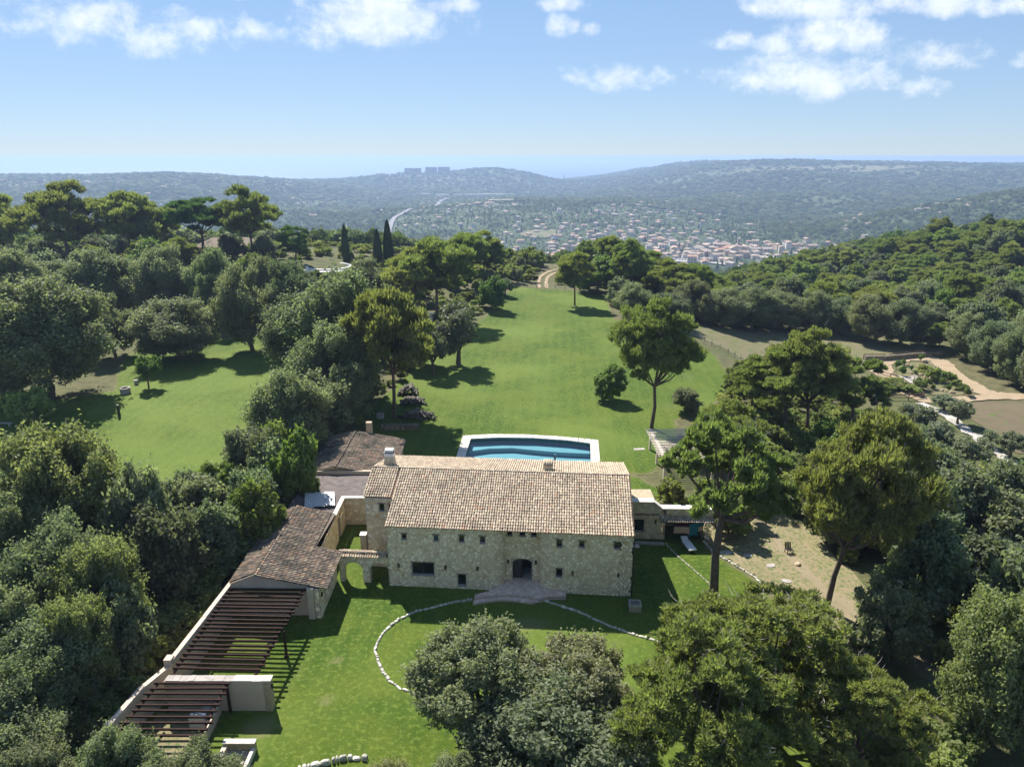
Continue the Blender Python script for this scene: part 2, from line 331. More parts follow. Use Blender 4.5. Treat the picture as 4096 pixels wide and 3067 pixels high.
def groundmat():
    m, t, out = newmat('ground'); v = coords(t)
    n1 = noise(t, v, .035, 8, .6); n2 = noise(t, v, .6, 8, .65); n3 = noise(t, v, 7, 5, .6)
    col = mixc(t, mrange(t, n1, .38, .6), (.085, .105, .032), (.125, .115, .055))
    col = mixc(t, mrange(t, n2, .42, .66), col, (.062, .068, .028)); col = mixc(t, mth(t, 'MULTIPLY', n3, .5), col, (.11, .095, .055))
    s = N(t, 'ShaderNodeSeparateXYZ'); setin(t, s.inputs[0], v)
    far = mrange(t, s.outputs[1], 260, 700)
    fc = mixc(t, mrange(t, noise(t, v, .012, 9, .62), .45, .62), (.05, .075, .026), (.07, .09, .035))
    fc = mixc(t, mrange(t, noise(t, v, .0035, 5, .6), .58, .68), fc, (.12, .12, .06))
    col = mixc(t, far, col, fc)
    return finish(m, t, out, col, .95, mth(t, 'ADD', n3, n2), .5, .15, 0, .15)
M['ground'] = groundmat()
def lawnmat():
    m, t, out = newmat('lawn'); v = coords(t)
    mp = N(t, 'ShaderNodeMapping'); mp.inputs['Rotation'].default_value = (0, 0, R(4)); setin(t, mp.inputs[0], v); s = N(t, 'ShaderNodeSeparateXYZ'); setin(t, s.inputs[0], mp.outputs[0])
    a1 = noise(t, v, .09, 6, .6, .4); a2 = noise(t, v, .55, 7, .65); a3 = noise(t, v, 9, 5, .7)
    col = mixc(t, mrange(t, a1, .38, .60), (0.037, 0.079, 0.0045), (0.083, 0.116, 0.0115))
    col = mixc(t, mth(t, 'MULTIPLY', mrange(t, a2, .46, .72), .7), col, (0.101, 0.121, 0.0159))
    col = mixc(t, mth(t, 'MULTIPLY', mrange(t, noise(t, v, .22, 5, .6), .5, .68), .7), col, (0.029, 0.067, 0.0035))
    st = mth(t, 'SINE', mth(t, 'ADD', mth(t, 'MULTIPLY', s.outputs[0], 3.4), mth(t, 'MULTIPLY', a1, 5)))
    col = mixc(t, mth(t, 'MULTIPLY', mrange(t, st, -.5, .8), .24), col, (0.101, 0.142, 0.0177))
    col = mixc(t, mth(t, 'MULTIPLY', mrange(t, a3, .35, .7), .62), col, (0.031, 0.064, 0.0035))
    col = mixc(t, mth(t, 'MULTIPLY', mrange(t, noise(t, v, 2.7, 6, .72), .48, .64), .6), col, (0.153, 0.194, 0.0335))
    col = mixc(t, mth(t, 'MULTIPLY', mrange(t, noise(t, v, .032, 4, .5), .45, .62), .45), col, (0.135, 0.186, 0.0335))
    e = N(t, 'ShaderNodeAttribute', attribute_name='edge').outputs['Fac']; d = N(t, 'ShaderNodeAttribute', attribute_name='dry').outputs['Fac']
    dirt = mixc(t, a3, (0.105, 0.097, 0.0415), (0.146, 0.138, 0.0627))
    dd = mth(t, 'ADD', d, mth(t, 'MULTIPLY', mth(t, 'SUBTRACT', noise(t, v, 1.6, 6, .7), .5), .9))
    col = mixc(t, mth(t, 'MULTIPLY', mrange(t, dd, .35, .85), .85), col, (0.163, 0.162, 0.0627))
    ee = mth(t, 'ADD', e, mth(t, 'MULTIPLY', mth(t, 'SUBTRACT', noise(t, v, .8, 6, .7), .5), 1.6))
    col = mixc(t, mrange(t, ee, .1, .75), dirt, col)
    return finish(m, t, out, col, .9, mth(t, 'MULTIPLY_ADD', a3, .6, noise(t, v, 30, 3, .7)), .55, .06, 0, .15)
M['lawn'] = lawnmat()
def dirtmat(name, c1, c2, green=0., gs=1.2):
    m, t, out = newmat(name); v = coords(t); a = noise(t, v, .5, 7, .65); b = noise(t, v, 6, 6, .7)
    col = mixc(t, mrange(t, a, .35, .68), c1, c2); col = mixc(t, mth(t, 'MULTIPLY', b, .5), col, tuple(x*.7 for x in c1))
    if green: col = mixc(t, mth(t, 'MULTIPLY', mrange(t, noise(t, v, gs, 8, .72), .62 - green*.2, .74 - green*.2), .9), col, (.085, .125, .035))
    M[name] = finish(m, t, out, col, .95, b, .6, .05, 0, .15)
dirtmat('dry_grass', (.27, .215, .13), (.20, .175, .09), .72, 2.6); dirtmat('dry_field', (.17, .15, .085), (.135, .135, .058), .55, .5); dirtmat('dirt', (.36, .275, .18), (.30, .23, .15), .12); dirtmat('soil', (.15, .118, .075), (.115, .095, .055), .5, .6)
dirtmat('gravel', (.46, .43, .39), (.33, .30, .26), .3); dirtmat('asphalt', (.27, .26, .25), (.22, .215, .21)); dirtmat('far_field', (.20, .175, .105), (.145, .145, .07), .6, .02)

dirtmat('path_dirt', (.27, .22, .14), (.23, .19, .115), .35, 2.2)
# terrain: fan grid from below the drone out to the coast
az = np.radians(np.linspace(-62, 62, 290)); rr = 9 * np.exp(np.linspace(0, math.log(9800 / 9), 360))
A, RR = np.meshgrid(az, rr); GX, GY = RR * np.sin(A), RR * np.cos(A); GZ = hz(GX, GY) - .02
nr, na = A.shape; idx = np.arange(nr * na).reshape(nr, na)
GF = np.stack([idx[:-1, :-1], idx[:-1, 1:], idx[1:, 1:], idx[1:, :-1]], -1).reshape(-1, 4)
cx, cyy = GX.ravel()[GF].mean(1), GY.ravel()[GF].mean(1)
keep = ~(inpoly(cx, cyy, POOL_OUT) | (polydist(cx, cyy, POOL_OUT) < 2.2))
ground = obj('ground', np_mesh('ground', np.stack([GX.ravel(), GY.ravel(), GZ.ravel()], 1), GF[keep], M['ground'], smooth=True)); tag(ground, 'dry grassy ground and wooded terrain falling to the valley', kind='structure')

DRY = [(1.5, 48.8, 2.6, 1.2, .9), (-13.2, 44.4, .9, .7, .75), (-12.9, 40.3, 1.0, .8, .75), (-8.6, 46.5, 2.2, 1.4, .35), (18.2, 55, 1.6, 3, .4), (8, 46.4, 3, .7, .55), (-3, 37, 3, 2, .25), (-9, 38.5, 2.4, 1.5, .3), (-16.7, 37.9, 1.6, 1.4, .9), (-15.7, 42.6, .9, 2.4, .5),
       (8, 112, 8, 9, .22), (4, 140, 9, 12, .25), (12, 170, 7, 10, .3), (16, 96, 5, 3, .35), (3, 94, 12, 1.2, .28), (12.5, 92.5, 8, 1.2, .3), (20, 140, 4, 9, .35), (16.5, 63.4, 4, 1.2, .7), (13.6, 66.5, 2.2, 1.5, .8), (24, 101, 4, 5, .5), (30, 116, 3, 8, .5), (-45, 88, 5, 3, .12), (-42, 80, 5, 2, .15), (15, 81, 2.5, 2, .35)]
def sheet(name, poly, step, mat, lift, label, hole=None, edge=True):
    P = np.array(poly); xs = np.arange(P[:, 0].min(), P[:, 0].max() + step, step); ys = np.arange(P[:, 1].min(), P[:, 1].max() + step, step)
    X, Y = np.meshgrid(xs, ys); Z = hz(X, Y) + lift; ny, nx = X.shape; ii = np.arange(nx*ny).reshape(ny, nx)
    F = np.stack([ii[:-1, :-1], ii[:-1, 1:], ii[1:, 1:], ii[1:, :-1]], -1).reshape(-1, 4)
    mx, my = X.ravel()[F].mean(1), Y.ravel()[F].mean(1); k = inpoly(mx, my, poly)
    if hole is not None: k &= ~(inpoly(mx, my, hole) & (polydist(mx, my, hole) > .35))
    F = F[k]; used = np.unique(F); rm = np.full(nx*ny, -1); rm[used] = np.arange(len(used)); V = np.stack([X.ravel(), Y.ravel(), Z.ravel()], 1)[used]
    me = np_mesh(name, V, rm[F], M[mat], smooth=True)
    ed = polydist(V[:, 0], V[:, 1], poly) if edge else np.full(len(V), 5.)
    a = me.attributes.new('edge', 'FLOAT', 'POINT'); a.data.foreach_set('value', np.clip(ed, 0, 5).astype(np.float32))
    dr = np.zeros(len(V))
    for (x, y, sx, sy, w) in DRY: dr = np.maximum(dr, w * np.exp(-((V[:, 0]-x)/sx)**2 - ((V[:, 1]-y)/sy)**2))
    a = me.attributes.new('dry', 'FLOAT', 'POINT'); a.data.foreach_set('value', dr.astype(np.float32))
    return tag(obj(name, me), label, kind='structure')
THICK = [(18.75,61.86),(19.06,60.13),(19.5,59.22),(20.23,57.97),(21.12,56.53),(21.79,55.37),(22.2,53.92),(22.46,52.54),(22.56,52.12)]
sheet('lawn', [(-26,29),(-24.5,52),(-23,62),(-13,77),(14.5,77),(19.5,70),(20,64)] + THICK + [(22.8,48),(23,43),(24,36),(22,29)], .4, 'lawn', .012, 'mown green lawn round the stone villa')
sheet('lawn', [(-.1,194),(15.7,193),(25.1,187),(23.7,160),(33,151.9),(40,135),(38,115),(30,100),(23.5,95),(22,84),(16.5,77),(-13.5,77),(-20,88),(-21.5,100),(-16,131.9),(-6.8,158.2)], .6, 'lawn', .016, 'long mown lawn behind the swimming pool', POOL_OUT)
sheet('lawn', [(-82,84),(-82,100),(-71,104),(-64,108),(-73,128),(-68,137),(-54.8,142),(-40,142),(-33,119),(-29,91),(-28,72),(-37,69),(-75,72)], .6, 'lawn', .014, 'side lawn shaded by holm oaks')
sheet('dry_grass', [(19.0,62.2)] + [(x+.25, y) for x, y in THICK] + [(23.2,48),(26,45),(30,47),(31,55),(30,66),(24,72),(19.7,70)], .5, 'dry_grass', .025, 'dry stony grass beside the terrace wall')
sheet('dry_field', [(36,152),(44,143),(48,132),(60,128),(76,142),(91,149),(94,158),(88,170),(70,169),(50,168),(42,160)], .8, 'dry_field', .06, 'mown dry field below the oak wood')
sheet('soil', [(76,116.5),(85,117.2),(96,114),(96,98),(80,92),(73.5,95),(75,108)], .8, 'soil', .06, 'bare brown soil plot')
sheet('garden_plot', [(75.5,133),(74.9,128),(74.6,121.5),(82,120),(84.5,126),(87,137),(88.5,144),(79.5,141.5)], .6, 'dry_field', .06, 'fruit garden plot of thin grass')

def strip(name, pts, w, mat, lift, label, seg=1.2, jag=.18, seed=1):
    r = np.random.default_rng(seed); P = [np.array(p, float) for p in pts]; out = []
    Q = [P[0]] + P + [P[-1]]
    for i in range(1, len(Q)-2):
        n = max(2, int(np.hypot(*(Q[i+1]-Q[i])) / seg))
        for k in range(n):
            t = k/n; out.append(.5*((2*Q[i]) + (-Q[i-1]+Q[i+1])*t + (2*Q[i-1]-5*Q[i]+4*Q[i+1]-Q[i+2])*t*t + (-Q[i-1]+3*Q[i]-3*Q[i+1]+Q[i+2])*t**3))
    out.append(P[-1]); C = np.array(out); D = np.gradient(C, axis=0); D /= np.hypot(D[:, 0], D[:, 1])[:, None] + 1e-9; S = np.stack([D[:, 1], -D[:, 0]], 1)
    offs = [-1, -.5, 0, .5, 1]; V = []
    for i in range(len(C)):
        ww = w[i * (len(w)-1) // (len(C)-1)] if hasattr(w, '__len__') else w
        for o in offs:
            q = C[i] + S[i] * (o * ww/2 + (r.normal(0, jag*ww/2) if abs(o) == 1 else 0)); V.append((q[0], q[1], 0))
    V = np.array(V); V[:, 2] = hz(V[:, 0], V[:, 1]) + lift; k = len(offs)
    F = [(i*k+j, i*k+j+1, (i+1)*k+j+1, (i+1)*k+j) for i in range(len(C)-1) for j in range(k-1)]
    return tag(obj(name, np_mesh(name, V, F, M[mat], smooth=True)), label, kind='structure')
strip('dirt_track', [(7.6,194),(7.7,203),(9,214),(13,226),(20,236)], .9, 'dirt', .09, 'sandy wheel track beyond the lawn', seed=2)
strip('dirt_track', [(9.6,194),(9.8,203),(11,213),(15,224),(22,233)], .9, 'dirt', .09, 'sandy wheel track beyond the lawn', seed=3)
strip('dirt_track', [(74,135),(77.5,142.8),(86,145.8),(89.6,144.5),(87.6,136.5),(85.6,126),(87,120.5),(99,118.5)], 3.8, 'dirt', .1, 'sandy drive round the fruit garden')
strip('dirt_track', [(77,142),(73.4,136),(73.4,131),(73.0,125),(72.6,118.5),(78,118.2),(88,119.8)], 3.0, 'dirt', .14, 'sandy path along the vine hedge')
strip('gravel_path', [(71.2,117),(72.3,112.3),(71.8,107),(71.3,102),(70.5,95.7),(69.4,87),(67,76)], 1.7, 'gravel', .12, 'white gravel path between olive trees', jag=.45)
strip('dirt_path', [(24.5,70),(25.8,64),(26.4,58),(27.4,52),(27.5,47)], [.6,.8,1.2,2.2,2.6], 'path_dirt', .045, 'trodden earth path through dry grass', seg=.6, jag=.3)
strip('dirt_path', [(29,45),(33,41),(37,33)], 2.6, 'soil', .05, 'shaded earth path between the trees')
sheet('yard_floor', [(-24.4,33.5),(-23.9,39.2),(-19.7,39.2),(-19.4,33.5)], .4, 'dry_grass', .03, 'bare trodden earth floor of the machinery yard', edge=False)
# sea
se = MB(); se.poly([(-90000, 6500, -220), (90000, 6500, -220), (90000, 62000, -220), (-90000, 62000, -220)])
m, t, out = newmat('sea'); v = coords(t); M['sea'] = finish(m, t, out, mixc(t, noise(t, v, .0006, 4), (.015, .05, .11), (.02, .065, .13)), .45, noise(t, v, .02, 4), .15, 2., 0, .25)
tag(se.build('sea', M['sea']), 'calm blue sea beyond the coastal hills', kind='structure')

# ------------------------------------------------------------ swimming pool
def poolmat(name, c1, c2, sc=26):
    m, t, out = newmat(name); v = coords(t); vo = N(t, 'ShaderNodeTexVoronoi'); setin(t, vo.inputs['Vector'], v); vo.inputs['Scale'].default_value = sc
    M[name] = finish(m, t, out, mixc(t, vo.outputs['Color'], c1, c2), .4)
poolmat('pool_tile', (.22, .37, .41), (.27, .43, .47)); poolmat('pool_wall', (.055, .12, .145), (.075, .15, .175))
def watermat():
    m, t, out = newmat('pool_water'); v = coords(t)
    g = N(t, 'ShaderNodeBsdfGlossy'); g.inputs['Roughness'].default_value = .03; tr = N(t, 'ShaderNodeBsdfTransparent'); tr.inputs['Color'].default_value = (.68, .87, .90, 1)
    b = N(t, 'ShaderNodeBump'); b.inputs['Strength'].default_value = .12; b.inputs['Distance'].default_value = .05; setin(t, b.inputs['Height'], noise(t, v, 3, 3)); t.links.new(b.outputs[0], g.inputs['Normal'])
    fr = N(t, 'ShaderNodeFresnel'); fr.inputs[0].default_value = 1.33; mx = N(t, 'ShaderNodeMixShader'); t.links.new(fr.outputs[0], mx.inputs[0]); t.links.new(tr.outputs[0], mx.inputs[1]); t.links.new(g.outputs[0], mx.inputs[2])
    t.links.new(mx.outputs[0], out.inputs['Surface']); M['pool_water'] = m
watermat()
pool = thing('swimming_pool', 'blue swimming pool with white stone coping behind the villa', 'pool')
mb = MB(); mb.poly([(x, y, -1.45) for x, y in POOL_IN]); mb.build('pool_floor', M['pool_tile'], pool)
mb = MB(); n = len(POOL_IN)
for i in range(n): a, b = POOL_IN[i], POOL_IN[(i+1) % n]; mb.quad((*a, -1.45), (*b, -1.45), (*b, .02), (*a, .02))
mb.build('pool_wall', M['pool_wall'], pool)
mb = MB(); mb.poly([(x, y, -.22) for x, y in POOL_IN[::-1]]); mb.build('water', M['pool_water'], pool)
MB().prism([(-5.6, 86.0), (-3, 86.9), (0, 87.1), (3.5, 86.2), (6.5, 85.6), (10.1, 85.2), (10.25, 86.55), (7.3, 87.6), (2.86, 88.42), (-1.69, 88.6), (-5.5, 88.1)], -1.44, -.85).build('bench', M['pool_tile'], pool)
# coping stones, laid one by one round the edge
def along(poly, s0):
    out = []
    for i in range(len(poly)):
        a, b = np.array(poly[i]), np.array(poly[(i+1) % len(poly)]); L_ = np.hypot(*(b-a)); k = max(1, round(L_/s0))
        out += [(i, j/k, (j+1)/k) for j in range(k)]
    return out
for i, t0, t1 in along(POOL_OUT, .95):
    g = .012
    def pt(poly, tt): a, b = np.array(poly[i]), np.array(poly[(i+1) % n]); return a + (b-a)*tt
    o0, o1, i0, i1 = pt(POOL_OUT, t0+g), pt(POOL_OUT, t1-g), pt(POOL_IN, t0+g), pt(POOL_IN, t1-g)
    cc = (o0+o1+i0+i1)/4; lo = [tuple(q - cc) for q in (o0, o1, i1 + (i1-o1)*.03, i0 + (i0-o0)*.03)]
    MB().prism(lo, -.02, .07).build('coping_stone', M['coping'], pool, loc=(cc[0], cc[1], 0))

# ------------------------------------------------------------ tiles and rubble masonry
def tile_template(pitch, ln, seg=6):
    V, F = [], []; rl, ru = pitch*.44, pitch*.37
    for (l, r, lift) in ((0, rl, .035), (ln, ru, .0)):
        for k in range(seg+1):
            a = math.pi*k/seg; V.append((-r*math.cos(a), l, r*.86*math.sin(a) + lift))
    for k in range(seg+1):
        a = math.pi*k/seg; V.append((-rl*math.cos(a), .0, rl*.86*math.sin(a) + .035))
    for k in range(seg+1):
        a = math.pi*k/seg; V.append((-(rl-.02)*math.cos(a), .02, (rl*.86-.02)*math.sin(a) + .02))
    s = seg+1
    F += [(k, k+1, s+k+1, s+k) for k in range(seg)] + [(3*s+k, 3*s+k+1, 2*s+k+1, 2*s+k) for k in range(seg)]
    return np.array(V), np.array(F)
TILE_N = 0
def roof_plane(parent, P0, ax, up, W, L, mat, nind=0, pitch=.215, exp_=.34, clip=None, seed=1, deck=True):
    """P0 eave corner, ax unit along the eave, up unit up the slope"""
    r = np.random.default_rng(seed); P0, ax, up = map(lambda q: np.array(q, float), (P0, ax, up)); nm = np.cross(ax, up)
    if nm[2] < 0: nm = -nm
    TV, TF = tile_template(pitch, exp_*1.35); nc, nrow = int(W/pitch), int(L/exp_)
    ind, rest = [], []
    for j in range(nrow):
        for i in range(nc):
            q = P0 + ax*((i+.5)*pitch + r.normal(0, .006)) + up*(j*exp_ + r.normal(0, .012)) + nm*r.normal(.0, .006)
            if clip and not clip(q): continue
            (ind if len(ind) < nind else rest).append(q)
    fr = np.stack([ax, up, nm], 1)
    if ind:
        me = np_mesh('tile', TV, TF, M[mat], smooth=True)
        for q in ind:
            a = r.normal(0, .03); c, s = math.cos(a), math.sin(a); m3 = fr @ np.array([[c, -s, 0], [s, c, 0], [0, 0, 1]])
            mw = Matrix([[*m3[0], q[0]], [*m3[1], q[1]], [*m3[2], q[2]], [0, 0, 0, 1]]); obj('tile', me, parent, mw=mw)
    if rest:
        Q = np.array(rest); an = r.normal(0, .03, len(Q)); c, s = np.cos(an), np.sin(an)
        T = np.stack([TV[None, :, 0]*c[:, None] - TV[None, :, 1]*s[:, None], TV[None, :, 0]*s[:, None] + TV[None, :, 1]*c[:, None], np.broadcast_to(TV[None, :, 2], (len(Q), len(TV)))], -1)
        V = (T @ fr.T + Q[:, None, :]).reshape(-1, 3); F = (TF[None] + (np.arange(len(Q))*len(TV))[:, None, None]).reshape(-1, 4)
        o = obj('tile_courses', np_mesh('tile_courses', V, F, M[mat], np.repeat(r.random(len(Q)), len(TF)), True), parent); o['kind'] = 'stuff'
def ridge_tiles(parent, p, q, mat, w=.26, step=.36, seed=3):
    p, q = Vector(p), Vector(q); d = (q-p).normalized(); L = (q-p).length; TV, TF = tile_template(w, step*1.25); me = np_mesh('ridge_tile', TV, TF, M[mat], smooth=True)
    side = d.cross(Vector((0, 0, 1))).normalized(); up = side.cross(d)
    for k in range(int(L/step)):
        o = p + d*(k*step); mw = Matrix([[side.x, d.x, up.x, o.x], [side.y, d.y, up.y, o.y], [side.z, d.z, up.z, o.z], [0, 0, 0, 1]]); obj('ridge_tile', me, parent, mw=mw)
def clip_poly(poly, nx, ny, c):                       # keep nx*x+ny*y <= c
    out = []
    for i in range(len(poly)):
        a, b = poly[i], poly[(i+1) % len(poly)]; da, db = nx*a[0]+ny*a[1]-c, nx*b[0]+ny*b[1]-c
        if da <= 0: out.append(a)
        if (da < 0 < db) or (db < 0 < da): t_ = da/(da-db); out.append((a[0]+(b[0]-a[0])*t_, a[1]+(b[1]-a[1])*t_))
    return out
def rubble(W, Hh, cw, ch, holes, seed):
    r = random.Random(seed); nx, ny = int(W/cw)+1, int(Hh/ch)+1
    P = [[((i+.5+(.5 if j % 2 else 0)+r.uniform(-.42, .42))*cw, (j+.5+r.uniform(-.42, .42))*ch) for i in range(-1, nx+1)] for j in range(-1, ny+1)]
    cells = []
    for j in range(1, ny+1):
        for i in range(1, nx+1):
            x, y = P[j][i]
            if not (0 < x < W and 0 < y < Hh): continue
            if any(a < x < b and c < y < d for a, b, c, d in holes): continue
            poly = [(max(0, x-2*cw), max(0, y-2*ch)), (min(W, x+2*cw), max(0, y-2*ch)), (min(W, x+2*cw), min(Hh, y+2*ch)), (max(0, x-2*cw), min(Hh, y+2*ch))]
            for dj in (-2, -1, 0, 1, 2):
                for di in (-2, -1, 0, 1, 2):
                    if (di or dj) and 0 <= j+dj < len(P) and 0 <= i+di < len(P[0]):
                        px, py = P[j+dj][i+di]; ax, ay = px-x, py-y; poly = clip_poly(poly, ax, ay, (px*px+py*py-x*x-y*y)/2)
                        if len(poly) < 3: break
                if len(poly) < 3: break
            for a, b, c, d in holes:
                if len(poly) < 3: break
                xs, ys = [p[0] for p in poly], [p[1] for p in poly]
                if max(xs) < a or min(xs) > b or max(ys) < c or min(ys) > d: continue
                dist = [(a-x, (1, 0, a)), (x-b, (-1, 0, -b)), (c-y, (0, 1, c)), (y-d, (0, -1, -d))]; poly = clip_poly(poly, *max(dist, key=lambda q: q[0])[1])
            if len(poly) >= 3: cells.append(poly)
    return cells
def stone_geo(poly, r, gap, thick, P):
    cx_ = sum(p[0] for p in poly)/len(poly); cy_ = sum(p[1] for p in poly)/len(poly); V = []; n = len(poly)
    sz = math.sqrt(abs(sum(poly[i][0]*poly[(i+1) % n][1]-poly[(i+1) % n][0]*poly[i][1] for i in range(n)))/2)
    k1 = max(.5, 1 - gap/sz*2); k2 = k1*.80; h = thick*r.uniform(.5, 1.3)
    for k, hh in ((k1, -.01), (k1*.97, h*.6), (k2, h)):
        V += [P(cx_+(p[0]-cx_)*k, cy_+(p[1]-cy_)*k, hh) for p in poly]
    V.append(P(cx_, cy_, h*1.08)); F = []
    for q in range(2): F += [(q*n+i, q*n+(i+1) % n, (q+1)*n+(i+1) % n, (q+1)*n+i) for i in range(n)]
    F += [(2*n+i, 2*n+(i+1) % n, 3*n) for i in range(n)]
    return V, F, sz
def stones(parent, cells, P, mat, nind=300, gap=.014, thick=.035, seed=1):
    r = random.Random(seed); G = [stone_geo(c, r, gap, thick, P) for c in cells]; G.sort(key=lambda g: -g[2])
    for V, F, _ in G[:nind]:
        me = bpy.data.meshes.new('stone'); c = Vector(V[-1]); me.from_pydata([tuple(Vector(v)-c) for v in V], [], F); me.materials.append(M[mat]); obj('stone', me, parent, loc=c)
    V, F, T = [], [], []
    for v, f, _ in G[nind:]:
        b = len(V); V += v; tt = r.random()
        for q in f: F.append(tuple(x+b for x in q)); T.append(tt)
    if V:
        me = bpy.data.meshes.new('rubble_stones'); me.from_pydata(V, [], F); me.materials.append(M[mat]); a = me.attributes.new('tint', 'FLOAT', 'FACE'); a.data.foreach_set('value', np.array(T, np.float32)); o = obj('rubble_stones', me, parent); o['kind'] = 'stuff'
class Path:
    """wall line in plan: polyline, outward side is to the right of travel when side=-1"""
    def __init__(s, pts):
        s.p = np.array(pts, float); d = np.hypot(*np.diff(s.p, axis=0).T); s.s = np.concatenate([[0], np.cumsum(d)]); s.L = s.s[-1]
        t_ = np.gradient(s.p, s.s, axis=0); t_ /= np.hypot(t_[:, 0], t_[:, 1])[:, None]; s.n = np.stack([t_[:, 1], -t_[:, 0]], 1)
    def __call__(s, u, z, h):
        x = np.interp(u, s.s, s.p[:, 0]); y = np.interp(u, s.s, s.p[:, 1]); nx = np.interp(u, s.s, s.n[:, 0]); ny = np.interp(u, s.s, s.n[:, 1])
        return (float(x+nx*h), float(y+ny*h), float(z))
def wall_skin(name, path, ztop, holes, mat, parent, depth=.3, z0=-.3):
    ss = sorted(set([round(float(q), 4) for q in path.s] + [v for h in holes for v in h[:2]])); ss = [q for q in ss if 0 <= q <= path.L]
    zs = sorted(set([z0] + [v for h in holes for v in h[2:]])); mb = MB(); zt = ztop if callable(ztop) else (lambda u: ztop)
    for i in range(len(ss)-1):
        a, b = ss[i], ss[i+1]; mid = (a+b)/2; lev = zs + [None]
        for j in range(len(lev)-1):
            c, d = lev[j], lev[j+1]
            if d is not None and any(h[0] < mid < h[1] and h[2] < (c+d)/2 < h[3] for h in holes): continue
            za, zb = (d, d) if d is not None else (zt(a), zt(b)); mb.quad(path(a, c, 0), path(b, c, 0), path(b, zb, 0), path(a, za, 0))
    for a, b, c, d in holes:
        for e_, nb in ((a, [h for h in holes if abs(h[1]-a) < 1e-6 and h[2] < d and h[3] > c]), (b, [h for h in holes if abs(h[0]-b) < 1e-6 and h[2] < d and h[3] > c])):
            lo = max([h[3] for h in nb], default=c)
            if lo < d-1e-6: mb.quad(path(e_, lo, 0), path(e_, d, 0), path(e_, d, -depth), path(e_, lo, -depth))
        mb.quad(path(a, c, 0), path(a, c, -depth), path(b, c, -depth), path(b, c, 0)); mb.quad(path(a, d, 0), path(b, d, 0), path(b, d, -depth), path(a, d, -depth))
    return mb.build(name, M[mat], parent)

# ------------------------------------------------------------ the villa
VO, VROT = (-10.79, 54.15), math.atan2(-.0782, .9969)
villa = thing('villa', 'long stone villa with canal tile roof and arched front door', 'house', (VO[0], VO[1], 0), VROT)
arc = [(8.85+1.25*math.sin(a), 1.25-1.25*math.cos(a)) for a in np.linspace(0, math.pi/2, 9)]
arc2 = [(14.45-1.25*math.sin(a), 1.25-1.25*math.cos(a)) for a in np.linspace(math.pi/2, 0, 9)]
front = Path([(0, 0), (8.6, 0)] + arc + [(10.3, 1.25), (13.0, 1.25)] + arc2 + [(14.7, 0), (21.03, 0)])
def s_of(x):
    if x <= 8.85: return x
    if x < 14: return float(front.s[10]) + (x-10.1)
    return float(front.s[21]) + (x-14.45)
WIN = [(1.32,1.73,4.65,5.22),(4.11,4.50,4.63,5.21),(6.30,6.72,4.63,5.28),(8.10,8.52,4.60,5.24),(14.62,15.05,4.52,5.23),(16.51,16.95,4.58,5.20),(19.42,19.90,4.59,5.22),
       (10.31,10.73,4.72,5.2),(11.39,11.84,4.72,5.2),(12.40,12.85,4.72,5.2),(2.10,4.02,1.22,2.47),(6.11,6.80,.34,1.46),(14.62,15.13,1.64,2.44)]
hol = [(s_of(a), s_of(b), c, d) for a, b, c, d in WIN]
DX0, DX1 = s_of(10.78), s_of(12.46); nsl = 14; door_holes = []
for k in range(nsl):
    a, b = DX0+(DX1-DX0)*k/nsl, DX0+(DX1-DX0)*(k+1)/nsl; u = abs((a+b)/2-(DX0+DX1)/2)/((DX1-DX0)/2); door_holes.append((a, b, .40, 2.05+.42*math.sqrt(max(0, 1-u**2.4))))
fy = lambda u: float(np.interp(u, front.s, front.p[:, 1]))
wall = wall_skin('front_wall', front, lambda u: 6.02+.34*fy(u), hol+door_holes, 'mortar', villa)
big = [(a-.05, b+.05, c-.05, d+.05) for a, b, c, d in hol] + [(DX0-.05, DX1+.05, .3, 2.5)]
stones(wall, rubble(front.L, 6.02, .31, .21, big, 4), front, 'stone', 300, .015, .04)
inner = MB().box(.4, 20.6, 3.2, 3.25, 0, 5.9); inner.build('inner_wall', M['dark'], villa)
mb = MB()                                              # plain flank, rear and wing walls
mb.poly([(21.03, 0, -.3), (21.03, 13, -.3), (21.03, 13, 6.55), (21.03, 6.5, 8.2), (21.03, 0, 6.02)]); mb.quad((21.03, 12.7, -.3), (-2.6, 12.7, -.3), (-2.6, 12.7, 6.6), (21.03, 12.7, 6.6))
mb.poly([(-2.6, 12.7, -.3), (-2.6, 2.9, -.3), (-2.6, 2.9, 7.0), (-2.6, 6.5, 8.2), (-2.6, 12.7, 6.6)]); mb.quad((0, 0, -.3), (0, 2.9, -.3), (0, 2.9, 7.0), (0, 0, 6.02))
mb.build('flank_wall', M['stone_end'], villa)
wing_p = Path([(-2.6, 2.9), (0, 2.9)]); wh = [(1.28, 1.74, 5.73, 6.47), (2.15, 2.57, 5.77, 6.46)]
ww = wall_skin('wing_wall', wing_p, 7.02, wh, 'mortar', villa); stones(ww, rubble(2.6, 7.0, .42, .3, [(a-.04, b+.04, c-.04, d+.04) for a, b, c, d in wh], 8), wing_p, 'stone_warm', 90, .016, .03)
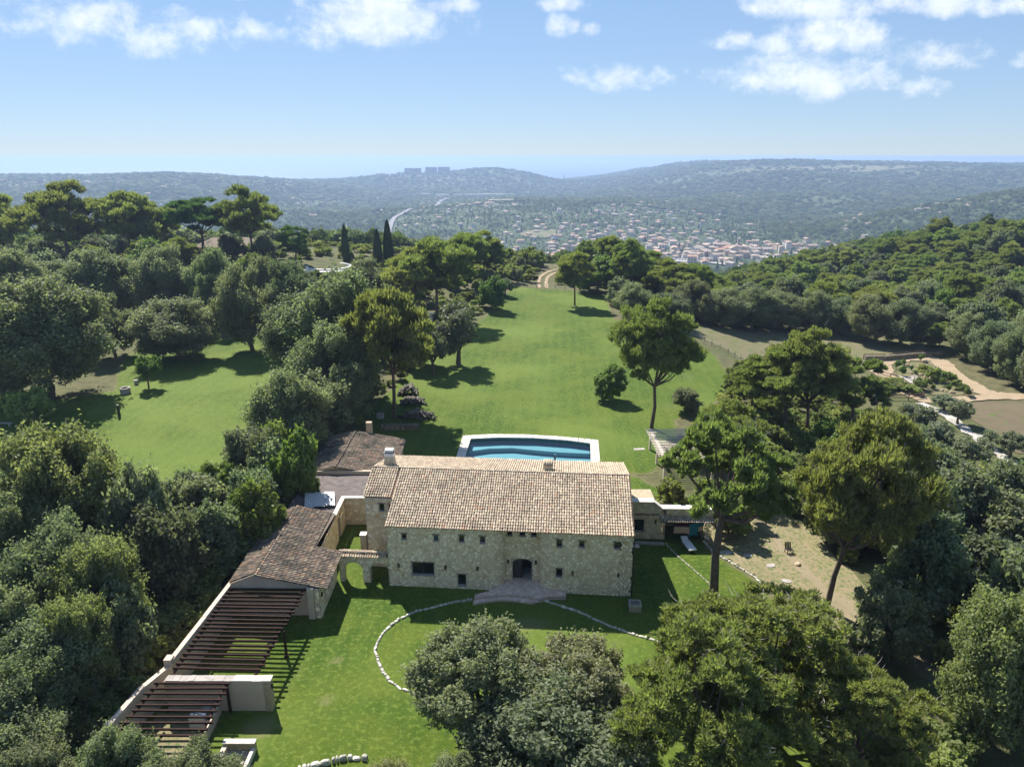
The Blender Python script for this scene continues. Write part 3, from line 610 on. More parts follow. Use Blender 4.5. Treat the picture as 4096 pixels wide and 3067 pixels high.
def window(parent, P, a, b, c, d, depth=.2, lintel=True, sill=True, glass='glass', mull=False):
    f = MB(); w_ = .05
    def bar(u0, u1, z0, z1): f.poly([P(u0, z0, -depth), P(u1, z0, -depth), P(u1, z1, -depth), P(u0, z1, -depth)])
    bar(a, a+w_, c, d); bar(b-w_, b, c, d); bar(a+w_, b-w_, c, c+w_); bar(a+w_, b-w_, d-w_, d)
    if mull: bar((a+b)/2-.05, (a+b)/2+.05, c+w_, d-w_)
    o = f.build('window', M['frame'], parent)
    MB().poly([P(a, c, -depth-.03), P(b, c, -depth-.03), P(b, d, -depth-.03), P(a, d, -depth-.03)]).build('pane', M[glass], o)
    def blk(name, u0, u1, z0, z1, h0, h1, mt):
        m_ = MB(); q = [P(u, z, h) for h in (h0, h1) for z in (z0, z1) for u in (u0, u1)]; m_.v = q
        m_.f = [(0, 2, 3, 1), (4, 5, 7, 6), (0, 1, 5, 4), (2, 6, 7, 3), (0, 4, 6, 2), (1, 3, 7, 5)]; m_.build(name, M[mt], o)
    if lintel: blk('lintel', a-.14, b+.14, d+.002, d+.10, -.05, .055, 'wood_grey')
    if sill: blk('sill', a-.03, b+.03, c-.06, c+.005, -depth, .06, 'concrete')
for k, (a, b, c, d) in enumerate(hol): window(villa, front, a, b, c, d, .24, k not in (7, 8, 9), True, 'glass_blue' if k == 1 else 'glass', k == 10)
for a, b, c, d in wh: window(villa, wing_p, a, b, c, d, .22, True)
# door
mid = (DX0+DX1)/2; dl = MB()
def arch_pts(u0, u1, dep): 
    us = np.linspace(u0, u1, 8); return [front(u0, .40, dep), front(u1, .40, dep)] + [front(u, 2.05+.42*math.sqrt(max(0, 1-(abs(u-mid)/((DX1-DX0)/2))**2.4)), dep) for u in us[::-1]]
door = dl.poly(arch_pts(DX0+.02, mid, -.26)).build('door', M['wood_door'], villa)
for k in range(4): u = DX0+.1+k*(mid-DX0-.1)/4; MB().poly([front(u, .45, -.25), front(u+.012, .45, -.25), front(u+.012, 2.1, -.25), front(u, 2.1, -.25)]).build('groove', M['dark'], door)
u = (DX0+mid)/2; MB().poly([front(u-.11, 1.85, -.245), front(u, 1.72, -.245), front(u+.11, 1.85, -.245), front(u, 1.98, -.245)]).build('diamond_window', M['dark'], door)
mb = MB(); mb.poly([front(mid, .41, -.1), front(DX1, .41, -.1), front(DX1, .41, -2.0), front(mid, .41, -2.0)]); mb.build('hall_floor', M['concrete'], villa)
def lamp(parent, P, u, z):
    o = MB(); q = [P(uu, zz, h) for h in (.03, .15) for zz in (z-.17, z+.17) for uu in (u-.09, u+.09)]; o.v = q; o.f = [(0, 2, 3, 1), (4, 5, 7, 6), (0, 1, 5, 4), (2, 6, 7, 3), (0, 4, 6, 2), (1, 3, 7, 5)]
    l = o.build('wall_lantern', M['metal_dark'], parent); MB().poly([P(u-.02, z-.03, .155), P(u+.02, z-.03, .155), P(u+.02, z+.03, .155), P(u-.02, z+.03, .155)]).build('lens', M['coping'], l)
for x, z in [(.94, 2.12), (5.04, 2.11), (7.84, 2.13), (16.01, 2.12), (19.89, 2.1), (10.38, 2.2), (12.82, 2.2)]: lamp(villa, front, s_of(x), z)
# roof
SL = .34; c_ = math.cos(math.atan(SL)); s_ = math.sin(math.atan(SL)); SB = .26; cb, sb = math.cos(math.atan(SB)), math.sin(math.atan(SB))
roof = MB()
roof.quad((-.02, -.30, 5.98), (21.08, -.30, 5.98), (21.08, 6.5, 8.30), (-.02, 6.5, 8.30)); roof.quad((-2.76, 2.9, 7.07), (-.02, 2.9, 7.07), (-.02, 6.5, 8.30), (-2.76, 6.5, 8.30))
roof.quad((-2.76, 6.5, 8.30), (21.08, 6.5, 8.30), (21.08, 13, 6.61), (-2.76, 13, 6.61)); roof.quad((-.02, -.30, 5.98), (21.08, -.30, 5.98), (21.03, .1, 6.0), (0, .1, 6.0))
roof.quad((21.08, -.3, 5.98), (21.08, -.3, 5.90), (21.08, 6.5, 8.2), (21.08, 6.5, 8.3))
roof = roof.build('roof', M['old_tile'], villa)
roof_plane(roof, (-.05, -.35, 6.0), (1, 0, 0), (0, c_, s_), 21.15, 6.9/c_, 'roof_tile', 294, seed=2)
roof_plane(roof, (-2.8, 2.85, 7.09), (1, 0, 0), (0, c_, s_), 2.75, 3.65/c_, 'roof_tile', 0, seed=3)
roof_plane(roof, (21.1, 13.05, 6.63), (-1, 0, 0), (0, -cb, sb), 23.9, 6.5/cb, 'roof_tile', 0, seed=4)
ridge_tiles(roof, (-2.85, 6.5, 8.34), (21.1, 6.5, 8.34), 'roof_tile')
ch = MB(); ch.prism([(-2.0, 7.4), (-.9, 7.4), (-.9, 8.2), (-2.0, 8.2)], 7.7, 7.75); b0 = len(ch.v)
ch = MB(); ch.v = [(-2.05, 7.35, 7.8), (-.85, 7.35, 7.8), (-.85, 8.25, 7.8), (-2.05, 8.25, 7.8), (-1.8, 7.5, 9.0), (-1.05, 7.5, 9.0), (-1.05, 8.1, 9.0), (-1.8, 8.1, 9.0)]; ch.f = [(0, 1, 5, 4), (1, 2, 6, 5), (2, 3, 7, 6), (3, 0, 4, 7), (4, 5, 6, 7)]
ch = ch.build('chimney', M['mortar'], villa); cp = Path([(-1.95, 7.4), (-.95, 7.4)])
stones(ch, rubble(1.0, 1.0, .3, .24, [], 3), lambda u, z, h: (-1.95+.06+u*.88+ (0.5-u)*z*.35*.6, 7.37+.13*z-h, 7.98+z), 'stone_warm', 30, .015, .03)
MB().box(-1.86, -1.0, 7.44, 8.16, 9.0, 9.32).build('chimney_cap', M['white'], ch); MB().box(-1.92, -.94, 7.38, 8.22, 9.34, 9.40).build('cap_slab', M['wood_grey'], ch); MB().box(-1.80, -1.05, 7.5, 8.1, 9.42, 9.66).build('cap_top', M['white'], ch)
ch = MB().box(13.15, 14.05, 7.45, 8.15, 7.7, 8.62).build('chimney', M['mortar'], villa)
for k in range(4): MB().tube([(13.26+k*.226, 7.35, 8.70), (13.26+k*.226, 8.25, 8.86)], .115, 8).build('cover_tile', M['roof_tile'], ch, smooth=True)
stones(ch, rubble(.9, .9, .3, .22, [], 3), lambda u, z, h: (13.15+u, 7.45-h, 7.75+z*.9), 'stone', 20, .015, .025)
MB().tube([(14.2, 8.1, 7.8), (14.2, 8.1, 9.3)], .03, 6).build('flue_pipe', M['metal_dark'], villa); MB().box(14.12, 14.32, 8.0, 8.25, 9.0, 9.5).build('flue_cap', M['glass_blue'], villa)
MB().tube([(21.1, -.02, 0), (21.14, -.05, 2.6), (21.1, 0, 5.7)], .04, 6).build('downpipe', M['metal_dark'], villa)

# patio steps
patio = thing('patio', 'pinkish stone patio with curved step at the villa door', 'patio', (VO[0], VO[1], 0), VROT)
PAT = [(10.1,1.22),(9.65,.35),(9.1,-.35),(8.9,-.62),(7.75,-1.2),(7.75,-1.8),(9.1,-1.36),(10.5,-1.1),(12.0,-1.15),(13.3,-1.55),(14.05,-1.05),(15.5,-.92),(15.5,-.08),(14.4,-.05),(13.6,.35),(13.2,1.22)]
STP = [(7.7,-1.75),(7.7,-2.35),(8.5,-2.02),(9.85,-1.6),(11.3,-1.6),(12.6,-1.85),(13.5,-1.3),(12.0,-1.0),(10.5,-.95),(9.1,-1.2)]
MB().prism(PAT, -.2, .34).build('slab', M['step_edge'], patio); MB().prism(STP, -.2, .17).build('step', M['step_edge'], patio)
def pave(parent, poly, z, cw, ch, seed, mat='paving', th=.02, nind=300):
    P_ = np.array(poly); x0, y0 = P_.min(0); cells = []
    for c in rubble(P_[:, 0].max()-x0, P_[:, 1].max()-y0, cw, ch, [], seed):
        q = [(a+x0, b+y0) for a, b in c]; qx, qy = np.array([a for a, _ in q]), np.array([b for _, b in q])
        if inpoly(qx.mean(), qy.mean(), poly) and inpoly(qx, qy, poly).mean() > .6: cells.append(q)
    stones(parent, cells, lambda u, v, h: (u, v, z+h), mat, nind, .008, th, seed)
pave(patio, PAT, .34, .34, .27, 5, nind=200); pave(patio, STP, .17, .34, .26, 6, nind=60)

# arched screen wall
aw = thing('arched_wall', 'low stone wall with two arches and a tiled top joining the villa', 'wall', (VO[0], VO[1], 0), VROT)
apath = Path([(-4.5, .3), (-.02, .3)]); ah = []
for a0, a1, zs_, rise in ((.42, 2.1, 1.25, .74), (2.78, 4.40, 1.25, .74)):
    for k in range(12):
        a, b = a0+(a1-a0)*k/12, a0+(a1-a0)*(k+1)/12; u = ((a+b)/2-(a0+a1)/2)/((a1-a0)/2); ah.append((a, b, -.25, zs_+rise*math.sqrt(max(0, 1-u*u))))
w1 = wall_skin('wall_face', apath, 2.62, ah, 'mortar', aw, .55); stones(w1, rubble(4.48, 2.62, .32, .24, [(a-.02, b+.02, c, d+.04) for a, b, c, d in ah], 9), apath, 'stone', 150, .015, .03)
bpath = Path([(-.02, .85), (-4.5, .85)]); wall_skin('wall_back', bpath, 2.62, [(4.48-b, 4.48-a, c, d) for a, b, c, d in ah], 'stone_end', aw, .01)
MB().box(-4.5, -.02, .28, .87, 2.60, 2.66).build('wall_head', M['old_tile'], aw)
for sgn, y0, sd in ((1, .02, 21), (-1, 1.13, 22)):
    roof_plane(aw, (-4.5 if sgn > 0 else -.02, y0, 2.66), (sgn, 0, 0), (0, sgn*.94, .33), 4.48, .7, 'roof_tile', 50, seed=sd)
ridge_tiles(aw, (-4.5, .575, 2.90), (-.02, .575, 2.90), 'roof_tile', .24, .36)

# ------------------------------------------------------------ service wing, courtyard, pergolas (west side)
wing = thing('outbuilding', 'low outbuilding with weathered tile roof beside the brown pergola', 'outbuilding')
wz = lambda x: 4.0-.22*(x+20.6)
mb = MB(); mb.poly([(-22.85, 49.9, -.2), (-16.3, 49.9, -.2), (-16.3, 49.9, wz(-16.3)-.1), (-20.6, 49.9, 3.88), (-22.85, 49.9, 3.0)]); mb.build('gable_wall', M['plaster'], wing)
MB().box(-16.55, -16.02, 49.36, 49.95, -.2, 2.86).build('pilaster', M['plaster'], wing)
MB().box(-16.0, -15.62, 49.5, 55.0, -.2, 2.75).build('wall_core', M['mortar'], wing)
ep = Path([(-16.0, 49.47), (-15.6, 49.47)]); e1 = wall_skin('end_wall', ep, 2.8, [], 'mortar', wing); stones(e1, rubble(.4, 2.8, .4, .34, [], 2), ep, 'stone', 20, .016, .03)
sp = Path([(-15.58, 49.47), (-15.58, 55.0)]); shl = [(1.35, 1.8, .9, 2.2), (2.5, 2.95, .9, 2.2), (3.7, 4.15, .9, 2.2)]
sw = wall_skin('side_wall', sp, 2.75, shl, 'mortar', wing); stones(sw, rubble(5.5, 2.7, .34, .26, [(a-.03, b+.03, c, d) for a, b, c, d in shl], 12), sp, 'stone', 150, .016, .03)
for a, b, c, d in shl: window(wing, sp, a, b, c, d, .2, False, False)
lamp(wing, sp, .45, 2.0); lamp(wing, sp, 4.9, 2.0)
rf = MB(); rf.quad((-20.6, 49.55, 3.94), (-14.95, 49.55, wz(-14.95)-.06), (-14.95, 55.2, wz(-14.95)-.06), (-20.6, 55.2, 3.94)); rf.quad((-20.6, 55.2, 3.94), (-17.3, 55.2, wz(-17.3)-.06), (-17.0, 61.5, wz(-17.0)-.06), (-20.6, 61.5, 3.94))
rf.quad((-22.95, 49.8, 3.0), (-20.6, 49.8, 3.94), (-20.6, 61.5, 3.94), (-22.95, 61.5, 3.0)); rf = rf.build('roof', M['old_tile'], wing)
cw_, sw_ = math.cos(math.atan(.22)), math.sin(math.atan(.22))
roof_plane(rf, (-14.92, 49.5, wz(-14.92)-.05), (0, 1, 0), (-cw_, 0, sw_), 12.0, 5.68/cw_, 'old_tile', 298, .23, .36, lambda q: q[1] < 55.2 or q[0] < -17.25, 31)
roof_plane(rf, (-22.95, 61.5, 3.02), (0, -1, 0), (.929, 0, .371), 11.7, 2.5, 'old_tile', 0, .23, .36, None, 32)
ridge_tiles(rf, (-20.6, 49.5, 3.98), (-20.6, 61.5, 3.98), 'old_tile')
# courtyard walls
cy_w = thing('courtyard_wall', 'warm stone courtyard wall with white coping between villa and outbuilding', 'wall')
c1 = Path([(-17.0, 55.2), (-17.0, 65.0)]); chl = [(6.7, 7.45, -.2, 2.3)]; k1 = wall_skin('west_face', c1, lambda u: 2.95, chl, 'mortar', cy_w); stones(k1, rubble(9.8, 2.95, .4, .3, [(6.6, 7.55, -.2, 2.4)], 14), c1, 'stone_warm', 150, .018, .028)
c2 = Path([(-17.0, 65.0), (-12.9, 65.0)]); k2 = wall_skin('north_face', c2, 2.95, [], 'mortar', cy_w); stones(k2, rubble(4.1, 2.95, .36, .28, [], 15), c2, 'stone_warm', 120, .018, .028)
MB().box(-17.35, -16.95, 61.3, 65.38, 2.95, 3.06).build('coping', M['coping'], cy_w); MB().box(-16.949, -12.8, 64.96, 65.38, 2.95, 3.06).build('coping', M['coping'], cy_w)
MB().box(-13.75, -13.2, 57.0, 57.6, -.2, 3.3).build('buttress', M['stone_end'], cy_w); MB().box(-13.8, -13.2, 56.95, 57.62, 3.3, 3.38).build('buttress_cap', M['coping'], cy_w)
fr_ = thing('flat_roof_block', 'flat roofed block covered in dark gravel and fallen leaves', 'outbuilding')
MB().box(-22.3, -12.4, 65.4, 71.2, -.2, 2.72).build('block', M['flat_roof'], fr_); MB().box(-22.3, -17.36, 61.5, 65.4, -.2, 2.70).build('block', M['flat_roof'], fr_)
MB().box(-23.0, -12.6, 71.2, 71.5, 2.0, 3.12).build('parapet', M['plaster'], fr_)
for k in range(3):
    x0 = -20.9+k*.98; t_ = MB(); nn = 16
    for j in range(nn+1):
        u = j/nn; x = x0 + u*1.02; z = 2.95+.035*math.sin(u*2*math.pi*5)+k*.03
        t_.v += [(x+.35, 63.2+k*.15, z-.03), (x-.35, 66.0+k*.1, z+.14)]
    t_.f = [(2*j, 2*j+2, 2*j+3, 2*j+1) for j in range(nn)]
    s_o = t_.build('corrugated_sheet', M['corrugated'], None, smooth=True); tag(s_o, 'loose grey corrugated sheet lying on the flat roof', 'roof sheet', 'corrugated sheets on the flat roof')
# barn roof behind
bn = thing('tiled_barn', 'low barn with broad dark tile roof near the pool', 'outbuilding')
bz = lambda x: 3.55-.17*(x+19.4); mb = MB().box(-22.2, -13.6, 71.6, 81.9, -.2, 2.3); mb.build('wall', M['plaster_warm'], bn)
mb = MB(); mb.poly([(-22.2, 71.55, 2.2), (-13.6, 71.55, 2.2), (-13.6, 71.55, bz(-13.6)-.1), (-19.4, 71.55, 3.45), (-22.2, 71.55, 2.9)]); mb.build('gable', M['plaster_warm'], bn)
rf = MB(); rf.quad((-19.4, 71.3, 3.50), (-13.1, 71.3, bz(-13.1)-.05), (-13.1, 82.2, bz(-13.1)-.05), (-19.4, 82.2, 3.5)); rf.quad((-22.5, 71.3, 2.85), (-19.4, 71.3, 3.5), (-19.4, 82.2, 3.5), (-22.5, 82.2, 2.85)); rf = rf.build('roof', M['old_tile'], bn)
c3_, s3_ = math.cos(math.atan(.17)), math.sin(math.atan(.17))
roof_plane(rf, (-13.1, 71.3, bz(-13.1)-.04), (0, 1, 0), (-c3_, 0, s3_), 10.9, 6.3/c3_, 'old_tile', 150, .24, .38, None, 41); roof_plane(rf, (-22.5, 82.2, 2.87), (0, -1, 0), (.979, 0, .205), 10.9, 3.1, 'old_tile', 0, .24, .38, None, 42)
ridge_tiles(rf, (-19.4, 71.3, 3.54), (-19.4, 82.2, 3.54), 'old_tile')
pl = MB().box(-18.15, -17.45, 82.4, 82.95, -.2, 4.5).build('chimney_stack', M['plaster_warm']); tag(pl, 'tall square plastered pillar rising behind the dark barn roof', 'pillar')
# boundary wall
bw = [(-22.9, 53.0), (-23.35, 46), (-23.7, 41.2), (-24.7, 38.6), (-25.3, 34)]; wl_ = thing('boundary_wall', 'long beige plaster boundary wall beside the pergolas', 'wall')
for i in range(len(bw)-1):
    a, b = bw[i], bw[i+1]; h1 = 2.75 if i < 2 else 2.45; d = Vector((b[0]-a[0], b[1]-a[1], 0)).normalized(); n_ = Vector((-d.y, d.x, 0))*.17; 
    MB().prism([(a[0]-n_.x, a[1]-n_.y), (a[0]+n_.x, a[1]+n_.y), (b[0]+n_.x, b[1]+n_.y), (b[0]-n_.x, b[1]-n_.y)], -.3, h1-.02*i).build('wall_length', M['plaster'], wl_)
MB().box(-24.1, -23.6, 40.9, 41.5, -.3, 2.85).build('pier', M['plaster'], wl_)
pg = thing('pergola', 'dark brown wooden pergola of many slats over the beige courtyard', 'pergola')
MB().beam((-22.75, 50.3, 2.42), (-23.1, 40.2, 2.42), .12, .2).build('ledger', M['wood_dark'], pg); MB().beam((-16.95, 50.0, 2.42), (-17.45, 39.9, 2.42), .14, .2).build('long_beam', M['wood_dark'], pg)
MB().box(-17.1, -16.94, 44.72, 44.88, 0, 2.32).build('post', M['wood_dark'], pg); MB().box(-17.18, -16.86, 44.64, 44.96, 0, .1).build('post_foot', M['wood_dark'], pg)
NS = 21
for k in range(NS):
    y = 50.15-k*(50.15-40.35)/(NS-1); s = (50.15-y)/10; MB().beam((-22.95-.3*s, y+.05+random.uniform(-.04, .04), 2.60+random.uniform(-.012, .02)), (-16.6-.55*s+random.uniform(-.12, .08), y-.10+random.uniform(-.05, .05), 2.60+random.uniform(-.012, .02)), .11, .16).build('slat', M['wood_dark'], pg)
cwl = thing('cross_wall', 'beige plaster wall with rough white stone top between the pergolas', 'wall')
MB().box(-23.4, -16.75, 39.32, 39.78, -.2, 2.40).build('wall_body', M['plaster'], cwl); MB().box(-16.748, -16.28, 39.28, 39.82, -.2, 2.43).build('stone_end', M['stone_end'], cwl)
r_ = random.Random(3); x = -23.3
while x < -16.3:
    w = r_.uniform(.35, .8); MB().box(x, min(x+w-.015, -16.2), 39.27, 39.83, 2.43, 2.50+r_.uniform(0, .04)).build('cap_stone', M['coping'] if x > -19.2 else M['concrete'], cwl); x += w
MB().box(-16.27, -16.17, 39.45, 39.6, 1.75, 2.0).build('wall_lantern', M['metal_dark'], cwl)
p2 = thing('pergola', 'small dark brown pergola over the machinery yard', 'pergola')
MB().beam((-23.75, 39.2, 2.30), (-24.3, 34.2, 2.30), .12, .16).build('ledger', M['wood_dark'], p2); MB().beam((-19.15, 39.25, 2.30), (-19.0, 34.2, 2.30), .12, .16).build('long_beam', M['wood_dark'], p2); MB().box(-19.2, -19.05, 39.1, 39.25, 0, 2.22).build('post', M['wood_dark'], p2)
MB().box(-19.08, -18.94, 34.5, 34.64, 0, 2.22).build('post', M['wood_dark'], p2)
for k in range(10): y = 39.15-k*.5; MB().beam((-24.0-.05*k+random.uniform(-.08, .08), y+random.uniform(-.04, .04), 2.45), (-18.85+.02*k+random.uniform(-.1, .1), y-.03+random.uniform(-.04, .04), 2.45), .10, .13).build('slat', M['wood_dark'], p2)
lw = MB().prism([(-19.95, 39.2), (-19.75, 39.2), (-19.65, 36.6), (-19.85, 36.6)], -.1, .85).build('low_wall', M['plaster']); tag(lw, 'knee high beige wall closing the machinery yard', 'wall')
ac = thing('heat_pump', 'white heat pump with round fan under the small pergola', 'heat pump', (-20.75, 37.9, 0)); MB().box(-.5, .5, -.2, .2, .08, .95).build('casing', M['white'], ac); MB().lathe([(.3, 0), (.3, .03)], (0, 0, .955), 18).build('fan_grille', M['corrugated'], ac); MB().lathe([(.09, 0), (.07, .05)], (0, 0, .986), 12).build('fan_hub', M['frame'], ac)
for s in (-1, 1): MB().box(s*.4-.06, s*.4+.06, -.22, .22, 0, .078).build('foot', M['metal_dark'], ac)
tk = thing('filter_tank', 'round pale filter tank beside the heat pump', 'tank', (-20.5, 38.8, 0)); MB().lathe([(.32, 0), (.36, .1), (.36, .75), (.3, .88), (.1, .95)], k=18).build('tank_body', M['concrete'], tk, smooth=True); MB().lathe([(.12, .95), (.12, 1.02), (.04, 1.06)], k=12).build('valve', M['frame'], tk)
gt = thing('garden_steps', 'short masonry steps between two low walls at the lawn edge', 'steps', (-17.2, 35.1, 0))
MB().box(-1.05, -.75, -1.6, .9, -.6, .62).build('side_wall', M['plaster'], gt); MB().box(-1.0, .95, .62, .95, -.6, .72).build('top_wall', M['stone_end'], gt); MB().box(-1.06, .98, .6, .98, .722, .80).build('cap', M['coping'], gt)
for k in range(4): MB().box(-.748, .75, .2-k*.45, .62-k*.45, -.6, .2-k*.17).build('step', M['concrete'], gt)
MB().box(.752, .96, -1.4, .618, -.6, .45).build('side_wall', M['coping'], gt)

# ------------------------------------------------------------ east terrace wall
ax_ = thing('terrace_wall', 'stone terrace building with sloping white coping and a tiled awning', 'outbuilding')
tp = Path([(11.2, 62.2), (15.0, 62.05)]); th = [(.7, 1.75, .85, 2.15)]
tzf = lambda u: 4.0 if u < 2.6 else 4.0-.7*min(1, (u-2.6)/.85)
tp.s  # straight run
tpx = Path([(11.2, 62.2), (13.8, 62.1), (14.65, 62.065), (15.0, 62.05)]); k3 = wall_skin('wall_face', tpx, tzf, th, 'mortar', ax_); stones(k3, [c for c in rubble(3.8, 4.0, .36, .28, [(.6, 1.85, .75, 2.3)], 17) if max(p[1] for p in c) < tzf(sum(p[0] for p in c)/len(c))+.02], tpx, 'stone_warm', 110, .017, .03)
window(ax_, tpx, *th[0], .2, False, True); lamp(ax_, tpx, 2.85, 1.95)
tq = Path([(15.0, 62.05), (19.6, 61.95)]); th2 = [(0.02, 3.75, -.25, 2.15)]; k4 = wall_skin('porch_face', tq, 3.3, th2, 'mortar', ax_, .3); stones(k4, rubble(4.6, 3.3, .36, .28, [(0, 3.8, -.3, 2.2)], 18), tq, 'stone_warm', 80, .017, .03)
MB().poly([(15.05, 62.35, -.05), (18.75, 62.25, -.05), (18.75, 64.8, -.05), (15.05, 64.8, -.05)]).build('porch_floor', M['concrete'], ax_)
mb = MB(); mb.quad((15.05, 64.8, -.1), (18.75, 64.8, -.1), (18.75, 64.8, 2.4), (15.05, 64.8, 2.4)); mb.quad((15.05, 62.35, -.1), (15.05, 64.8, -.1), (15.05, 64.8, 2.4), (15.05, 62.35, 2.4)); mb.quad((18.75, 62.25, -.1), (18.75, 64.8, -.1), (18.75, 64.8, 2.4), (18.75, 62.25, 2.4)); mb.quad((15.05, 62.35, 2.4), (18.75, 62.25, 2.4), (18.75, 64.8, 2.4), (15.05, 64.8, 2.4)); mb.build('porch_lining', M['plaster'], ax_)
MB().box(11.2, 19.6, 62.5, 62.9, 2.4, 3.28).build('back_wall', M['stone_end'], ax_) ; MB().box(11.2, 14.0, 62.5, 65.2, -.2, 3.9).build('roof_terrace', M['stone_end'], ax_)
for (a, b, za, zb) in ((11.1, 13.8, 4.0, 4.0), (13.8, 14.65, 4.0, 3.3), (14.65, 19.7, 3.3, 3.3)):
    m_ = MB(); ya, yb = 62.2-(a-11.2)*.03, 62.2-(b-11.2)*.03; m_.v = [(a, ya-.1, za), (b, yb-.1, zb), (b, yb+.75, zb), (a, ya+.75, za), (a, ya-.1, za+.1), (b, yb-.1, zb+.1), (b, yb+.75, zb+.1), (a, ya+.75, za+.1)]
    m_.f = [(3, 2, 1, 0), (4, 5, 6, 7), (0, 1, 5, 4), (1, 2, 6, 5), (2, 3, 7, 6), (3, 0, 4, 7)]; m_.build('coping', M['coping'], ax_)
aw2 = MB(); aw2.quad((14.4, 61.25, 2.30), (19.65, 61.1, 2.30), (19.65, 62.0, 2.62), (14.4, 62.1, 2.62)); aw2 = aw2.build('awning', M['old_tile'], ax_)
roof_plane(aw2, (14.4, 61.22, 2.33), (.9996, -.0286, 0), (.027, .935, .353), 5.25, .95, 'roof_tile', 70, .22, .33, None, 51); roof_plane(aw2, (11.3, 61.98, 2.66), (.9996, -.0286, 0), (0, .93, .36), 3.1, .36, 'old_tile', 14, .22, .33, None, 52)
# washing line
wl2 = MB().tube([(15.1, 61.75, 2.12), (16.2, 61.7, 1.95), (17.2, 61.7, 1.9), (18.2, 61.7, 2.0), (18.8, 61.72, 2.15)], .012, 5).build('washing_line', M['metal_dark']); tag(wl2, 'thin sagging washing line across the porch opening', 'washing line')
def towel(x0, x1, ztop0, ztop1, drop, mat, label, y=61.66, fold=.0):
    m_ = MB(); n = 12; rows = 5
    for j in range(rows+1):
        for i in range(n+1):
            u = i/n; zt = ztop0+(ztop1-ztop0)*u; m_.v.append((x0+(x1-x0)*u, y+.03*math.sin(u*15+j*.5)*(j/rows)+.0*j, zt-drop*j/rows*(1+.05*math.sin(u*7))))
    m_.f = [(j*(n+1)+i, j*(n+1)+i+1, (j+1)*(n+1)+i+1, (j+1)*(n+1)+i) for j in range(rows) for i in range(n)]
    o = m_.build('towel', M[mat], None, smooth=True); md = o.modifiers.new('thick', 'SOLIDIFY'); md.thickness = .015; tag(o, label, 'towel', None)
towel(15.75, 17.25, 2.02, 1.93, .32, 'towel_maroon', 'dark maroon towel hanging on the washing line', 61.69); towel(15.75, 17.3, 1.68, 1.60, .72, 'towel_stripe', 'striped pink and beige blanket hung below the maroon towel', 61.60)
towel(17.25, 18.15, 1.93, 2.0, 1.35, 'towel_blue', 'bright teal blue towel hung long on the washing line', 61.63); towel(18.18, 18.7, 2.02, 2.12, .35, 'towel_blue', 'short teal cloth at the end of the washing line', 61.66); towel(18.16, 18.6, 1.64, 1.75, .5, 'towel_stripe', 'small beige striped towel below the short teal cloth', 61.58)
lg = thing('sun_lounger', 'white sun lounger on the grass in front of the porch', 'sun lounger', (16.95, 60.9, 0), R(10))
MB().box(-.38, .38, -1.45, .3, .28, .40).build('bed', M['canvas'], lg); m_ = MB(); m_.v = [(-.33, .3, .30), (.33, .3, .30), (.33, .8, .55), (-.33, .8, .55), (-.33, .3, .36), (.33, .3, .36), (.33, .78, .61), (-.33, .78, .61)]; m_.f = [(3, 2, 1, 0), (4, 5, 6, 7), (0, 1, 5, 4), (1, 2, 6, 5), (2, 3, 7, 6), (3, 0, 4, 7)]; m_.build('backrest', M['canvas'], lg)
for sx in (-.28, .28):
    for sy in (-1.35, .25): MB().box(sx-.03, sx+.03, sy-.03, sy+.03, 0, .258).build('leg', M['wood_grey'], lg)
gc = thing('garden_chair', 'dark slatted garden chair standing on the earth path', 'chair', (26.35, 59.5, 0), R(8))
for k in range(4): MB().box(-.3+k*.16, -.18+k*.16, -.3, .25, .42, .46).build('seat_slat', M['metal_dark'], gc)
for k in range(4): m_ = MB(); m_.beam((-.24+k*.16, .25, .46), (-.24+k*.16, .42, .98), .12, .03); m_.build('back_slat', M['metal_dark'], gc)
for sx in (-.28, .28):
    for sy in (-.26, .22): MB().box(sx-.03, sx+.03, sy-.03, sy+.03, 0, .418).build('leg', M['metal_dark'], gc)
tb = thing('stone_trough', 'square pale stone trough by the villa corner', 'trough', (10.25, 50.75, 0), VROT)
for nm_, b in (('front_slab', (-.5, .5, -.5, -.38)), ('back_slab', (-.5, .5, .38, .5)), ('side_slab', (-.5, -.38, -.379, .379)), ('side_slab', (.38, .5, -.379, .379))): MB().box(*b, -.2, .58).build(nm_, M['stone_end'] if nm_ == 'front_slab' else M['concrete'], tb)
MB().box(-.379, .379, -.379, .379, -.1, .25).build('basin_floor', M['concrete'], tb)
for x, y, rx, ry, a in [(22.3,59.0,.45,.3,.2),(23.87,57.3,.5,.3,.5),(24.4,54.8,.45,.3,-.3),(20.3,59.5,.75,.35,.1)]:
    n = 9; m_ = MB().prism([((rx*math.cos(6.283*k/n)*(1+.12*math.sin(k*2.3))), (ry*math.sin(6.283*k/n)*(1+.12*math.cos(k*1.7)))) for k in range(n)], -.05, .07); o = m_.build('stepping_stone', M['concrete'], None, loc=(x, y, 0), rz=a); tag(o, 'flat grey stepping stone set in the dry grass', 'stone', 'stepping stones in the dry grass')
o = MB().prism([(-.5, -.35), (.5, -.35), (.5, .35), (-.5, .35)], -.05, .06).build('doorstep_slab', M['coping'], None, loc=(11.85, 60.8, 0)); tag(o, 'small square white slab in the grass by the villa gable', 'slab')
o = MB().lathe([(.22, 0), (.3, .12), (.2, .24), (.05, .28)], k=7).build('boulder', M['plaster_warm'], None, loc=(26.4, 57.4, 0)); tag(o, 'single ochre boulder on the earth path', 'boulder')
for (x0, y0, x1, y1) in ((11.0, 61.3, 14.8, 61.0),): o = MB().beam((x0, y0, .05), (x1, y1, .05), .35, .3).build('kerb', M['concrete']); tag(o, 'grey stone kerb along the terrace wall foot', 'kerb')

